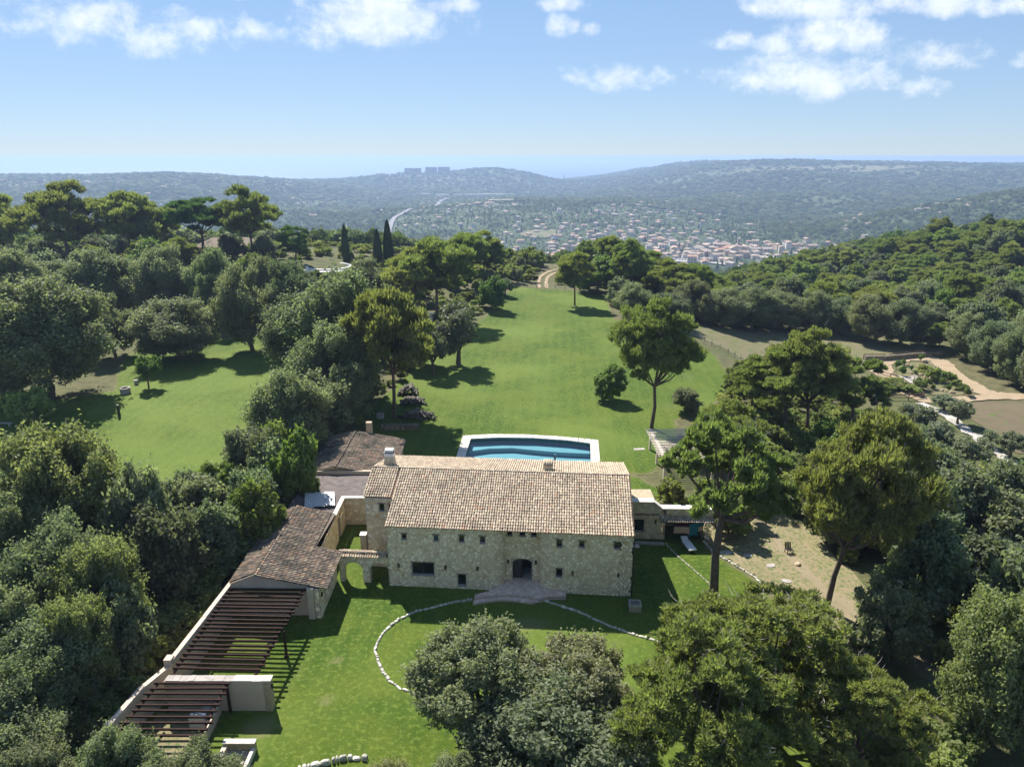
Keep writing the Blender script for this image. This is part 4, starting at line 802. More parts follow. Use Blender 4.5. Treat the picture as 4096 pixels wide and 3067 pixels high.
# stone edgings, every stone its own piece
def edging(pts, label, s0, wd, ht, seed, gap=.02):
    e = thing('stone_edging', label, 'edging'); r = random.Random(seed); P = np.array(pts, float); d = np.concatenate([[0], np.cumsum(np.hypot(*np.diff(P, axis=0).T))]); s = 0
    protos = []
    for k in range(6):
        n = 8; m_ = MB(); 
        for z, f in ((-.1, .95), (.55, 1.0), (.9, .72)): m_.v += [(math.copysign(abs(math.cos(6.283*(j+.5)/n))**.6, math.cos(6.283*(j+.5)/n))*.5*f*r.uniform(.88, 1.08), math.copysign(abs(math.sin(6.283*(j+.5)/n))**.6, math.sin(6.283*(j+.5)/n))*.5*f*r.uniform(.85, 1.08), z*r.uniform(.9, 1.1)) for j in range(n)]
        m_.v.append((0, 0, 1.0)); m_.f = [(q*n+j, q*n+(j+1) % n, (q+1)*n+(j+1) % n, (q+1)*n+j) for q in range(2) for j in range(n)] + [(2*n+j, 2*n+(j+1) % n, 3*n) for j in range(n)]; protos.append(m_.mesh('stone', M['white_stone']))
    while s < d[-1]:
        L = s0*r.choice((.5, .7, .85, 1, 1.2, 1.5, 1.8)); q = s+L/2; x, y = np.interp(q, d, P[:, 0]), np.interp(q, d, P[:, 1]); x2, y2 = np.interp(q+.05, d, P[:, 0]), np.interp(q+.05, d, P[:, 1])
        o = obj('stone', r.choice(protos), e, (x+r.uniform(-.03, .03), y+r.uniform(-.03, .03), 0), math.atan2(y2-y, x2-x)+r.uniform(-.12, .12)); o.scale = (L-gap, wd*r.uniform(.8, 1.25), ht*r.uniform(.7, 1.3)); s += L
LOOPL = [(-3.37,52.03),(-5.21,51.55),(-6.58,50.95),(-7.92,50.37),(-9.18,49.35),(-9.84,48.37),(-10.24,47.52),(-10.44,46.38),(-10.46,45.39),(-9.99,44.25),(-9.41,43.06),(-8.69,42.09),(-7.99,41.49),(-7.21,41.07),(-6.44,40.66),(-5.45,40.29),(-4.49,40.06),(-2.8,40.0)]
LOOPR = [(2.48,51.96),(3.95,51.19),(5.57,50.26),(6.86,49.24),(8.11,48.26),(9.35,47.52),(10.58,46.89),(11.79,46.28),(12.53,46.08),(13.68,45.94),(14.5,46.0)]
edging(LOOPL, 'white stone edging curving round the grass in a loop', .33, .22, .15, 1); edging(LOOPR, 'white stone edging running from the patio step towards the pines', .33, .22, .15, 2)
edging([(15.02,61.4),(15.07,60.78),(15.64,58.97),(16.49,56.88),(17.43,54.47),(17.84,52.75),(17.81,51.11),(17.64,50.32)], 'thin line of small white stones from the porch past the pine', .22, .10, .10, 3, .05)
edging([(18.8,61.7),(19.06,60.13),(19.5,59.22),(20.23,57.97),(21.12,56.53),(21.79,55.37),(22.2,53.92),(22.46,52.54),(22.56,52.0)], 'white stone edging between the lawn and the dry grass', .32, .22, .15, 4)
edging([(-13.6,34.2),(-12.6,34.6),(-11.5,34.9),(-10.3,35.3),(-9.2,35.2)], 'heap of white edging stones at the lawn corner by the steps', .36, .34, .3, 5)

# white pergola by the pool lawn
wp = thing('pergola', 'white painted pergola with thin slats under the pine', 'pergola')
MB().box(17.55, 17.95, 75.2, 84.9, 2.45, 2.72).build('long_beam', M['pale_wood'], wp); MB().box(23.2, 23.5, 75.2, 84.9, 2.45, 2.72).build('long_beam', M['pale_wood'], wp)
for y in (75.6, 80.0, 84.5):
    for x in (17.75, 23.35): MB().box(x-.14, x+.14, y-.14, y+.14, -.3, 2.449).build('post', M['pale_wood'], wp)
for k in range(20): y = 75.35+k*.49; MB().beam((17.05, y-.12, 2.75), (23.9, y+.12+random.uniform(-.07, .07), 2.75), .14, .07).build('slat', M['pale_wood'], wp)
o = MB().box(-.7, .7, -.3, .3, -.05, .07).build('stone_slab', M['concrete'], None, loc=(16.4, 84.6, 0), rz=.1); tag(o, 'pale slab on the grass at the foot of the white pergola', 'slab')

# ------------------------------------------------------------ around the lawns
wlx = thing('garden_well', 'round pale stone well head on the side lawn', 'well', (-61.2, 106.7, hzs(-61.2, 106.7))); MB().lathe([(.75, 0), (.75, .75), (.55, .75), (.55, .3)], k=18).build('drum', M['concrete'], wlx); MB().lathe([(.82, .752), (.82, .9), (.52, .9), (.52, .752)], k=18).build('rim', M['concrete'], wlx)
o = MB().lathe([(.3, 0), (.34, .35), (.3, .7), (.34, .75), (.1, .76)], k=10).build('stone_pot', M['concrete'], None, loc=(-61.7, 111.1, hzs(-61.7, 111.1))); tag(o, 'white pot standing under the oaks beside the well', 'pot')
o = thing('black_post', 'black bollard lamp standing on the side lawn', 'bollard', (-56.6, 96.1, 0)); MB().box(-.14, .14, -.14, .14, 0, 1.9).build('shaft', M['frame'], o); MB().box(-.17, .17, -.17, .17, 1.902, 2.0).build('cap', M['metal_dark'], o)
bn_ = thing('garden_bench', 'grey plank bench on the side lawn edge', 'bench', (-71.4, 92.9, 0), -.05); MB().box(-1.6, 1.6, -.2, .2, .42, .5).build('seat', M['concrete'], bn_)
for s in (-1.2, 1.2): MB().box(s-.12, s+.12, -.18, .18, 0, .418).build('leg', M['concrete'], bn_)
np_ = thing('neighbour_pool', 'neighbouring blue pool with pale terrace glimpsed through the oaks', 'pool')
MB().prism([(-66, 58), (-49, 59), (-46.5, 64.5), (-50, 70.5), (-66, 71)], -.05, .05).build('terrace', M['coping'], np_); MB().prism([(-66, 61), (-52.5, 61.5), (-51.5, 65), (-53.5, 68.6), (-66, 68.6)], .052, .07).build('water', M['pool_tile'], np_)
for pts, lb in (([(-62,76.2),(-59.1,75.1),(-54.0,74.2)], 'pale kerb along the hedge end of the side lawn'), ([(-40.5,73.0),(-38.4,72.5),(-36.7,72.0)], 'pale kerb at the lawn corner by the bright shrubs'), ([(-36.7,71.9),(-37.0,70.6),(-37.4,68.8)], 'short pale kerb turning off the lawn corner')):
    m_ = MB()
    for a, b in zip(pts, pts[1:]): m_.beam((*a, .06), (*b, .06), .35, .2)
    tag(m_.build('lawn_kerb', M['coping']), lb, 'kerb')
# log stacks
lr = random.Random(8); lp = MB().tube([(0, -.55, 0), (0, .55, 0)], .5, 7).mesh('log', M['log']); lp2 = MB().tube([(0, -.5, 0), (0, .5, 0)], .5, 7).mesh('log', M['log'])
for cx0, cy0, L, hh, lb in ((-16.4, 106.9, 3.2, 1.3, 'neat grey firewood stack under the pine'), (-15.2, 102.3, 3.6, .7, 'loose pile of split pale logs beside the firewood stack'), (-13.6, 96.2, 5.0, .9, 'low heap of dead branches and logs at the lawn edge')):
    st_ = thing('log_pile', lb, 'log pile', (cx0, cy0, hzs(cx0, cy0)))
    for k in range(50):
        o = obj('log', lr.choice((lp, lp2)), st_); d_ = lr.uniform(.22, .4); lay = lr.random(); o.location = (lr.uniform(-L/2, L/2)*(1-.5*lay), lr.uniform(-.6, .6), .1+lay*hh); o.scale = (d_, lr.uniform(1.2, 2.0), d_); o.rotation_euler = (lr.uniform(-.2, .2), lr.uniform(-.3, .3), lr.gauss(0, .25 if 'neat' in lb else .9))
o = MB().lathe([(.55, 0), (.55, .7), (.45, .7), (.45, .2)], k=16).build('concrete_ring', M['concrete'], None, loc=(-19.0, 96.1, 0)); tag(o, 'open concrete ring beside the ivy covered trunk', 'ring')
dw = thing('dry_stone_wall', 'low dry stone wall in the shade beside the barn', 'wall', (-15.5, 91.2, 0)); dwp = Path([(-2.6, 0), (2.6, .3)]); MB().box(-2.6, 2.6, .1, .7, -.2, .8).build('core', M['old_stone'], dw); stones(dw, rubble(5.2, .85, .4, .24, [], 31), dwp, 'stone_dark', 80, .02, .1)
# orchard garden
dsw = thing('retaining_wall', 'dark dry stone retaining wall above the sandy drive', 'wall'); 
for (a, b) in (((74.5, 144.3), (79, 144.4)), ((79, 144.4), (85.6, 146.4)), ((85.6, 146.4), (93, 147.9))):
    za = hzs(*a); d = Vector((b[0]-a[0], b[1]-a[1], 0)).normalized(); n_ = Vector((-d.y, d.x, 0))*.3; MB().prism([(a[0]+n_.x, a[1]+n_.y), (a[0]-n_.x, a[1]-n_.y), (b[0]-n_.x, b[1]-n_.y), (b[0]+n_.x, b[1]+n_.y)], za-.4, za+1.0).build('wall_length', M['old_stone'], dsw)
    pth = Path([(a[0]-n_.x, a[1]-n_.y), (b[0]-n_.x, b[1]-n_.y)]); stones(dsw, rubble(pth.L, 1.0, .6, .34, [], 33), (lambda P_, z_: (lambda u, v, h: tuple(np.array(P_(u, v+z_, h)))))(pth, za), 'stone_dark', 20, .02, .08)
fn = thing('rail_fence', 'dark wooden rail fence on top of the retaining wall', 'fence')
for (a, b) in (((74.5, 145), (79, 145)), ((80, 145.2), (85.4, 147)), ((86, 147), (93, 148.4))): za = hzs(*a)+1.15; MB().beam((*a, za), (*b, za), .12, .16).build('rail', M['wood_red'], fn); [MB().box(p[0]-.07, p[0]+.07, p[1]-.07, p[1]+.07, za-1.3, za-.08).build('post', M['wood_red'], fn) for p in (a, b)]
fn = thing('rail_fence', 'brown post and rail fence round the vine covered hedge', 'fence'); FP = [(72.2, 134), (73.2, 131.2), (74.0, 128.2), (73.6, 124), (73.2, 119.6), (70, 118.6), (66.5, 118.8), (63, 119.4)]
for a, b in zip(FP, FP[1:]):
    za, zb = hzs(*a), hzs(*b)
    for h in (.5, 1.0): MB().beam((*a, za+h), (*b, zb+h), .08, .12).build('rail', M['wood_red'], fn)
    MB().box(a[0]-.07, a[0]+.07, a[1]-.07, a[1]+.07, za-.1, za+1.15).build('post', M['wood_red'], fn)
z0 = hzs(77, 130); MB; o = MB().prism([(75.5, 132.5), (79.2, 132.0), (77.4, 127.2), (75.2, 128.1)], z0-.3, z0+.12).build('garden_terrace', M['concrete']); tag(o, 'pale gravel seating square in the fruit garden', 'terrace')
tb_ = thing('garden_table', 'dark round garden table on the pale square', 'table', (77.3, 130.2, z0+.12)); MB().lathe([(.6, .7), (.6, .76)], k=14).build('top', M['wood_grey'], tb_); MB().lathe([(.25, 0), (.07, .1), (.07, .69)], k=8).build('pedestal', M['wood_grey'], tb_)
for k, (x, y) in enumerate(((76.3, 130.3), (78.2, 130.6), (77.6, 129.1), (76.6, 129.2))):
    c_o = thing('garden_stool', 'dark stool drawn up to the round garden table', 'stool', (x, y, z0+.12), group='stools at the garden table'); MB().lathe([(.22, .42), (.22, .47)], k=10).build('seat', M['wood_grey'], c_o)
    for q in range(3): MB().tube([(.18*math.cos(q*2.1), .18*math.sin(q*2.1), 0), (.12*math.cos(q*2.1), .12*math.sin(q*2.1), .419)], .025, 5).build('leg', M['wood_grey'], c_o)
er = random.Random(4)
for k, (a, b) in enumerate((((80, 142), (86, 136)), ((86.5, 143.5), (86.5, 138)), ((78, 137), (83, 124)), ((83, 130), (84, 122)), ((76, 126), (80, 121)))):
    e = thing('garden_edging', 'row of rough brown stones edging a bed in the fruit garden', 'edging', group='stone bed edgings in the fruit garden'); L = math.hypot(b[0]-a[0], b[1]-a[1]); pm = MB().lathe([(.22, -.1), (.26, .12), (.16, .3), (.02, .34)], k=6).mesh('stone', M['stone_end'])
    for q in range(int(L/.45)): t_ = q*.45/L; x, y = a[0]+(b[0]-a[0])*t_+er.uniform(-.15, .15), a[1]+(b[1]-a[1])*t_+er.uniform(-.15, .15); o = obj('stone', pm, e, (x, y, hzs(x, y)+.06), er.uniform(0, 6)); o.scale = (er.uniform(.6, 1.3),)*3
# wire fences
def postfence(pts, step, label, h=1.2):
    f_ = thing('wire_fence', label, 'fence'); P = np.array(pts, float); d = np.concatenate([[0], np.cumsum(np.hypot(*np.diff(P, axis=0).T))]); pr = None; pm = MB().box(-.05, .05, -.05, .05, -.2, h).mesh('post', M['wood_grey'])
    for s in np.arange(0, d[-1], step):
        x, y = np.interp(s, d, P[:, 0]), np.interp(s, d, P[:, 1]); z = hzs(x, y); obj('post', pm, f_, (x, y, z))
        if pr:
            for hh in (.35, .7, 1.05): MB().beam((pr[0], pr[1], pr[2]+hh), (x, y, z+hh), .012, .012).build('wire', M['corrugated'], f_)
        pr = (x, y, z)
postfence([(-1, 194.3), (6.8, 194.6), (18.5, 193.8), (25, 188)], 2.6, 'post and wire fence across the far end of the long lawn'); postfence([(39.1, 152), (40.5, 144.5), (43.9, 138), (46, 128)], 2.4, 'post and wire fence between the lawn and the dry field')
# empty round pool and the old house on the rise
dz = hzs(-50, 197); dp = thing('empty_pool', 'empty white round pool with pale terrace on the rise', 'pool', (-50.5, 196.5, dz)); MB().lathe([(8.2, -1.2), (8.2, .02), (6.0, .02), (6.0, -1.0)], k=36).build('terrace', M['coping'], dp)
MB().lathe([(6.3, -.8), (6.3, .45), (5.7, .45), (5.5, -.6), (.01, -.6)], k=36).build('basin', M['white'], dp); MB().box(-2.6, -1.4, -4.5, -3.2, -.6, .1).build('steps_block', M['concrete'], dp)
oh = thing('old_house', 'old tile roofed house among the tall pines on the rise', 'house', (-86, 219, hzs(-86, 219)-2.6), .15)
MB().box(-9, 9, -5, 5, -2, 4.5).build('wall', M['plaster_warm'], oh)
m_ = MB(); m_.v = [(-9.6, -5.6, 4.4), (9.6, -5.6, 4.4), (9.6, 5.6, 4.4), (-9.6, 5.6, 4.4), (-5, 0, 6.6), (5, 0, 6.6)]; m_.f = [(0, 1, 5, 4), (1, 2, 5), (2, 3, 4, 5), (3, 0, 4), (3, 2, 1, 0)]; m_.build('roof', M['old_tile'], oh); MB().box(7, 14, -7, 1, -2, 2.6).build('annexe_wall', M['plaster_warm'], oh)
m_ = MB(); m_.v = [(6.6, -7.5, 2.5), (14.5, -7.5, 2.5), (14.5, 1.5, 3.6), (6.6, 1.5, 3.6), (6.6, -7.5, 2.7), (14.5, -7.5, 2.7), (14.5, 1.5, 3.8), (6.6, 1.5, 3.8)]; m_.f = [(3, 2, 1, 0), (4, 5, 6, 7), (0, 1, 5, 4), (1, 2, 6, 5), (2, 3, 7, 6), (3, 0, 4, 7)]; m_.build('annexe_roof', M['roof_tile'], oh)
for x in (-6, -2, 2): o = MB().box(x-.5, x+.5, -5.06, -4.96, 1.2, 2.8).build('window', M['glass'], oh)
sh = thing('garden_shed', 'long shed with grey metal roof between pines and oaks', 'shed', (-21.7, 147, hzs(-21.7, 147)), -.6); MB().box(-2.2, 2.2, -5, 5, -.5, 2.6).build('wall', M['plaster'], sh)
m_ = MB(); m_.v = [(-2.5, -5.3, 2.5), (2.5, -5.3, 3.1), (2.5, 5.3, 3.1), (-2.5, 5.3, 2.5), (-2.5, -5.3, 2.65), (2.5, -5.3, 3.25), (2.5, 5.3, 3.25), (-2.5, 5.3, 2.65)]; m_.f = [(3, 2, 1, 0), (4, 5, 6, 7), (0, 1, 5, 4), (1, 2, 6, 5), (2, 3, 7, 6), (3, 0, 4, 7)]; m_.build('roof', M['corrugated'], sh)
gw = thing('gate_pier', 'pale stone gate pier beside the shaded earth path', 'gate pier', (24.6, 36.6, hzs(24.6, 36.6)), .5); MB().box(-.25, .25, -1.6, 1.2, -.3, 1.5).build('wall', M['stone_end'], gw); MB().box(-.3, .3, -1.65, 1.25, 1.502, 1.6).build('cap', M['coping'], gw)

# ------------------------------------------------------------ trees
def quads(C, Nn, U, hw, hl):
    """flat leaf quads (rhombs): centre, normal, long axis, half width, half length"""
    U = U - Nn*np.sum(U*Nn, 1, keepdims=True); U /= np.linalg.norm(U, axis=1, keepdims=True)+1e-9; S = np.cross(Nn, U)
    hw = np.broadcast_to(hw, len(C))[:, None]; hl = np.broadcast_to(hl, len(C))[:, None]
    V = np.stack([C-U*hl, C+S*hw-U*hl*.1, C+U*hl, C-S*hw-U*hl*.1], 1).reshape(-1, 3); return V, np.arange(len(V)).reshape(-1, 4)
def unit(r, n): v = r.normal(size=(n, 3)); return v/np.linalg.norm(v, axis=1, keepdims=True)
def crown_blobs(r, n, rx, rz, cz, br, lo=-.45, fill=(.55, .86)):
    out = []
    while len(out) < n:
        d = unit(r, 1)[0]
        if d[2] < lo: continue
        k = r.uniform(*fill); c = np.array([d[0]*rx*k, d[1]*rx*k, cz+d[2]*rz*k]); rad = r.uniform(*br)
        if any(np.linalg.norm(c-o[0]) < .55*min(rad, o[1]) for o in out): continue
        out.append((c, rad))
    return out
def leafy(name, seed, n, size, mat, blobs, cz, elong=1.7, sub=9, subr=.42, squash=1., asp=.55):
    """broad-leaved crown: leaves on the skins of many little puffs"""
    r = np.random.default_rng(seed); S = []
    for c, rad in blobs:
        d = unit(r, sub); d[:, 2] = d[:, 2]*.9+.12; p = c + d*rad*np.array([1, 1, squash])*r.uniform(.55, .95, (sub, 1)); q = rad*subr*r.uniform(.7, 1.3, sub); S += [(p[i], q[i], r.random()) for i in range(sub)]
    P = np.array([s[0] for s in S]); Q = np.array([s[1] for s in S]); T = np.array([s[2] for s in S])
    k = r.choice(len(S), n, p=Q**2/np.sum(Q**2)); d = unit(r, n); C = P[k] + d*(Q[k]*r.uniform(.55, 1.08, n))[:, None]
    ctr = np.array([0, 0, cz-.1]); od = P[k]-ctr; od /= np.linalg.norm(od, axis=1, keepdims=True)+1e-9; od[:, 2] += .25; spr = (r.random(n) < .3)*r.exponential(.4, n)*Q[k]; C = C + od*np.minimum(spr, Q[k]*.95)[:, None] + r.normal(0, 1, (n, 3))*(Q[k]*.10)[:, None]
    Nn = d*.55 + unit(r, n)*.75 + np.array([0, 0, .25]); Nn /= np.linalg.norm(Nn, axis=1, keepdims=True)
    V, F = quads(C, Nn, unit(r, n), size*asp*r.uniform(.7, 1.3, n), size*r.uniform(.7, 1.3, n)*.5*elong)
    return np_mesh(name, V, F, mat, np.clip(.55*r.random(n)+.45*T[k], 0, 1))
def needly(name, seed, n, size, mat, blobs, cz, sub=14, subr=.36, flat=.6, up=.5):
    """pine crown: tufts of narrow needle sprays pointing out and up"""
    r = np.random.default_rng(seed); S = []
    for c, rad in blobs:
        d = unit(r, sub); d[:, 2] = np.abs(d[:, 2])*.8-.15; p = c + d*rad*np.array([1, 1, flat])*r.uniform(.5, 1., (sub, 1)); q = rad*subr*r.uniform(.6, 1.3, sub); S += [(p[i], q[i], r.random()) for i in range(sub)]
    P = np.array([s[0] for s in S]); Q = np.array([s[1] for s in S]); T = np.array([s[2] for s in S])
    k = r.choice(len(S), n, p=Q**2/np.sum(Q**2)); d = unit(r, n); d[:, 2] = d[:, 2]*.8+.2; C = P[k] + d*(Q[k]*r.uniform(.35, 1.05, n))[:, None]*np.array([1, 1, .75])
    ax = d*.8 + np.array([0, 0, up]) + unit(r, n)*.35; ax /= np.linalg.norm(ax, axis=1, keepdims=True); Nn = np.cross(ax, unit(r, n)); Nn /= np.linalg.norm(Nn, axis=1, keepdims=True)+1e-9
    V, F = quads(C, Nn, ax, size*.26*r.uniform(.7, 1.3, n), size*r.uniform(.5, 1.1, n)); return np_mesh(name, V, F, mat, np.clip(.5*r.random(n)+.5*T[k], 0, 1))
def woody(name, seed, blobs, mat, r0, fork, lean=0., k=7, twig=0):
    r = np.random.default_rng(seed); mb = MB(); top = np.array([lean, 0, fork]); mid_ = np.array([lean*.35+r.normal(0, .01), r.normal(0, .01), fork*.5])
    mb.tube([(0, 0, -.04), (0, 0, .02), mid_, top], [r0*1.5, r0*1.05, r0*.88, r0*.72], 9)
    for c, rad in blobs:
        m1 = top*.45+c*.55 + r.normal(0, .025, 3); m1[2] -= .03; mb.tube([top - [0, 0, .02], m1, c + (c-top)*.12], [r0*.42, r0*.25, r0*.08], 5)
        for q in range(twig): e = c+unit(r, 1)[0]*rad*1.02; mb.tube([m1*.3+c*.7, (c+e)/2+r.normal(0, .01, 3), e], [r0*.12, r0*.08, r0*.03], 4)
    return mb.mesh(name, mat)
PROTO = {}
def proto(kind, crown, trunk): PROTO.setdefault(kind, []).append((crown, trunk))
TWIGS = {}
def twigs(kind, seed, blobs, n, ln, r0):
    r = np.random.default_rng(seed); mb = MB()
    for q in range(n):
        c, rad = blobs[r.integers(len(blobs))]; d = unit(r, 1)[0]; d[2] = abs(d[2])*.8+.1; a = c+d*rad*r.uniform(.6, .95); b = a+d*ln*r.uniform(.5, 1.3)+r.normal(0, ln*.25, 3); mb.tube([a, (a+b)/2+r.normal(0, ln*.08, 3), b], [r0, r0*.7, r0*.3], 4)
        e = (a+b)/2; mb.tube([e, e+unit(r, 1)[0]*ln*.45], [r0*.6, r0*.25], 4)
    TWIGS.setdefault(kind, []).append(mb.mesh('bare_twigs', M['dead']))
def mk_oak(kind, seed, n, size, leaf, nb=30, rx=.43, rz=.47, cz=.50, br=(.12, .20), tr=.030, fork=.2, sub=10, bark='bark', twig=0, lo=-.8):
    r = np.random.default_rng(seed); b = crown_blobs(r, nb, rx, rz, cz, br, lo); proto(kind, leafy('crown', seed+1, n, size, M[leaf], b, cz, sub=sub), woody('trunk', seed+2, b[:9], M[bark], tr, fork, r.normal(0, .02), twig=twig))
    if kind in ('olive_big',): twigs(kind, seed+3, b, 70, .075, .0022)
def mk_pine(kind, seed, n, size, leaf, nb=18, rx=.40, rz=.26, cz=.72, br=(.12, .20), tr=.022, fork=.52, sub=14, flat=.6, lo=-.5, lean=.03, twig=3, fill=(.5, .95), subr=.36):
    r = np.random.default_rng(seed); b = crown_blobs(r, nb, rx, rz, cz, br, lo, fill); proto(kind, needly('crown', seed+1, n, size, M[leaf], b, cz, sub=sub, flat=flat, subr=subr), woody('trunk', seed+2, b[:14], M['bark_pine'], tr, fork, r.normal(0, lean), twig=twig))
    if kind in ('pine_low', 'pine_big', 'pine_full', 'pine_tall'): twigs(kind, seed+3, b, 80, .055, .0018)
for s in (100, 110, 120): mk_oak('oak', s, 19000, .031, 'leaf_oak')
for s, lf in ((200, 'leaf_oak_light'), (210, 'leaf_oak'), (220, 'leaf_oak_yellow')): mk_oak('oak_big', s, 80000, .0150, lf, nb=40, br=(.075, .19), sub=16)
for s in (300, 310): mk_oak('olive', s, 9000, .030, 'leaf_olive', nb=16, rx=.42, rz=.38, cz=.58, br=(.13, .2), tr=.05, fork=.25, lo=-.6)
mk_oak('olive_big', 320, 72000, .0150, 'leaf_olive_big', nb=42, rx=.47, rz=.46, cz=.52, br=(.09, .15), sub=14, tr=.035, twig=2, lo=-.4); mk_oak('olive_big', 330, 72000, .0150, 'leaf_olive_big', nb=42, rx=.47, rz=.46, cz=.52, br=(.09, .15), sub=14, tr=.035, twig=2, lo=-.4)
for s in (400, 410): mk_oak('bright', s, 15000, .036, 'leaf_bright', nb=26)
mk_oak('fruit', 420, 6000, .04, 'leaf_bright', nb=9, rx=.40, rz=.30, cz=.66, br=(.14, .2), tr=.03, fork=.36)
for s in (430, 440): mk_oak('shrub', s, 3600, .055, 'leaf_shrub', nb=10, rx=.42, rz=.45, cz=.48, br=(.14, .22), tr=.02, fork=.15)
for s in (500, 510, 520): mk_pine('pine', s, 36000, .027, 'leaf_pine', nb=26, rx=.43, rz=.34, cz=.63, br=(.13, .21), fork=.40, flat=.8, lo=-.8)
for s in (523, 526, 529): mk_pine('pine_wood', s, 34000, .030, 'leaf_pine', nb=30, rx=.43, rz=.44, cz=.52, br=(.14, .22), fork=.3, flat=.85, lo=-.8, twig=1)
for s in (530, 540): mk_pine('pine_big', s, 62000, .0195, 'leaf_pine', nb=25, rx=.43, rz=.38, cz=.60, br=(.09, .17), fork=.34, sub=24, subr=.27, flat=.8, lo=-.8)
mk_pine('pine_tall', 550, 62000, .0195, 'leaf_pine', nb=24, rx=.45, rz=.26, cz=.72, br=(.09, .16), fork=.48, tr=.032, lean=.0, sub=24, subr=.27, flat=.8, lo=-.9)
for s in (560, 570): mk_pine('pine_low', s, 92000, .0165, 'leaf_pine', nb=50, rx=.47, rz=.46, cz=.54, br=(.09, .16), fork=.25, sub=26, subr=.25, twig=3, flat=.85, lo=-.8)
mk_pine('pine_full', 545, 66000, .0195, 'leaf_pine', nb=46, rx=.43, rz=.36, cz=.62, br=(.11, .19), fork=.36, sub=24, subr=.27, flat=.8, lo=-.8, lean=0)
mk_pine('stone_pine', 600, 40000, .026, 'leaf_stone_pine', nb=56, rx=.43, rz=.29, cz=.69, br=(.09, .14), fork=.42, flat=.75, lo=-.75, lean=.01, fill=(.3, .9))
mk_pine('cedar', 610, 20000, .03, 'leaf_stone_pine', nb=26, rx=.40, rz=.46, cz=.52, br=(.10, .17), fork=.35, flat=.8, lo=-.8)
r = np.random.default_rng(7); zz = r.uniform(.03, 1, 9000)**.9; rad = .5*np.clip(np.minimum(zz*9, 1)*np.sqrt(np.clip(1-zz, 0, 1))*1.25, .02, 1)*r.uniform(.72, 1.03, 9000); an = r.uniform(0, 6.283, 9000)
C = np.stack([np.cos(an)*rad, np.sin(an)*rad, zz], 1); d = np.stack([np.cos(an), np.sin(an), np.full(9000, .6)], 1)+r.normal(0, .3, (9000, 3)); d /= np.linalg.norm(d, axis=1, keepdims=True); U = np.tile([0, 0, 1.], (9000, 1))+r.normal(0, .25, (9000, 3)); V, F = quads(C, d, U, .055, .022)
proto('cypress', np_mesh('crown', V, F, M['leaf_cypress'], r.random(9000)), MB().tube([(0, 0, -.02), (0, 0, .12)], [.08, .06], 7).mesh('trunk', M['bark']))

NAME = dict(oak='holm_oak', oak_big='holm_oak', olive='olive_tree', olive_big='holm_oak', bright='leafy_tree', fruit='fruit_tree', shrub='shrub', pine='pine_tree', pine_wood='pine_tree', pine_full='pine_tree', pine_big='pine_tree', pine_tall='pine_tree', pine_low='pine_tree', stone_pine='umbrella_pine', cedar='cedar_tree', cypress='cypress_tree')
CAT = dict(holm_oak='tree', olive_tree='tree', leafy_tree='tree', fruit_tree='tree', shrub='shrub', pine_tree='tree', umbrella_pine='tree', cedar_tree='tree', cypress_tree='tree')
tr_r = random.Random(21); cnt = {}
def tree(kind, x, y, h, w, label, group=None, z=None, var=None, rz=None):
    if kind == 'oak' and w > 9: kind = 'oak_big'
    ps = PROTO[kind]; i = cnt.get(kind, 0) if var is None else var; cnt[kind] = i+1
    if kind == 'oak_big' and y > 85 and i % 3 == 2: i += 1; cnt[kind] = i+1
    if group and label.startswith('@'): label = ('tall ' if h > 1.15*w else 'low ' if h < .85*w else 'broad ' if w > 9 else '')+({'oak_big': ('pale green ', 'dark green ', 'yellowish ')[i % 3], 'oak': 'grey green '}.get(kind, ''))+label[1:]
    crown, trunk = ps[i % len(ps)]
    o = thing(NAME[kind], label, CAT[NAME[kind]], (x, y, (hzs(x, y) if z is None else z)), tr_r.uniform(0, 6.283) if rz is None else rz, group); o.scale = (w, w*tr_r.uniform(.92, 1.08), h)
    obj('crown', crown, o); obj('trunk', trunk, o)
    if kind in TWIGS: obj('bare_twigs', TWIGS[kind][i % len(TWIGS[kind])], o)['kind'] = 'stuff'
    return o
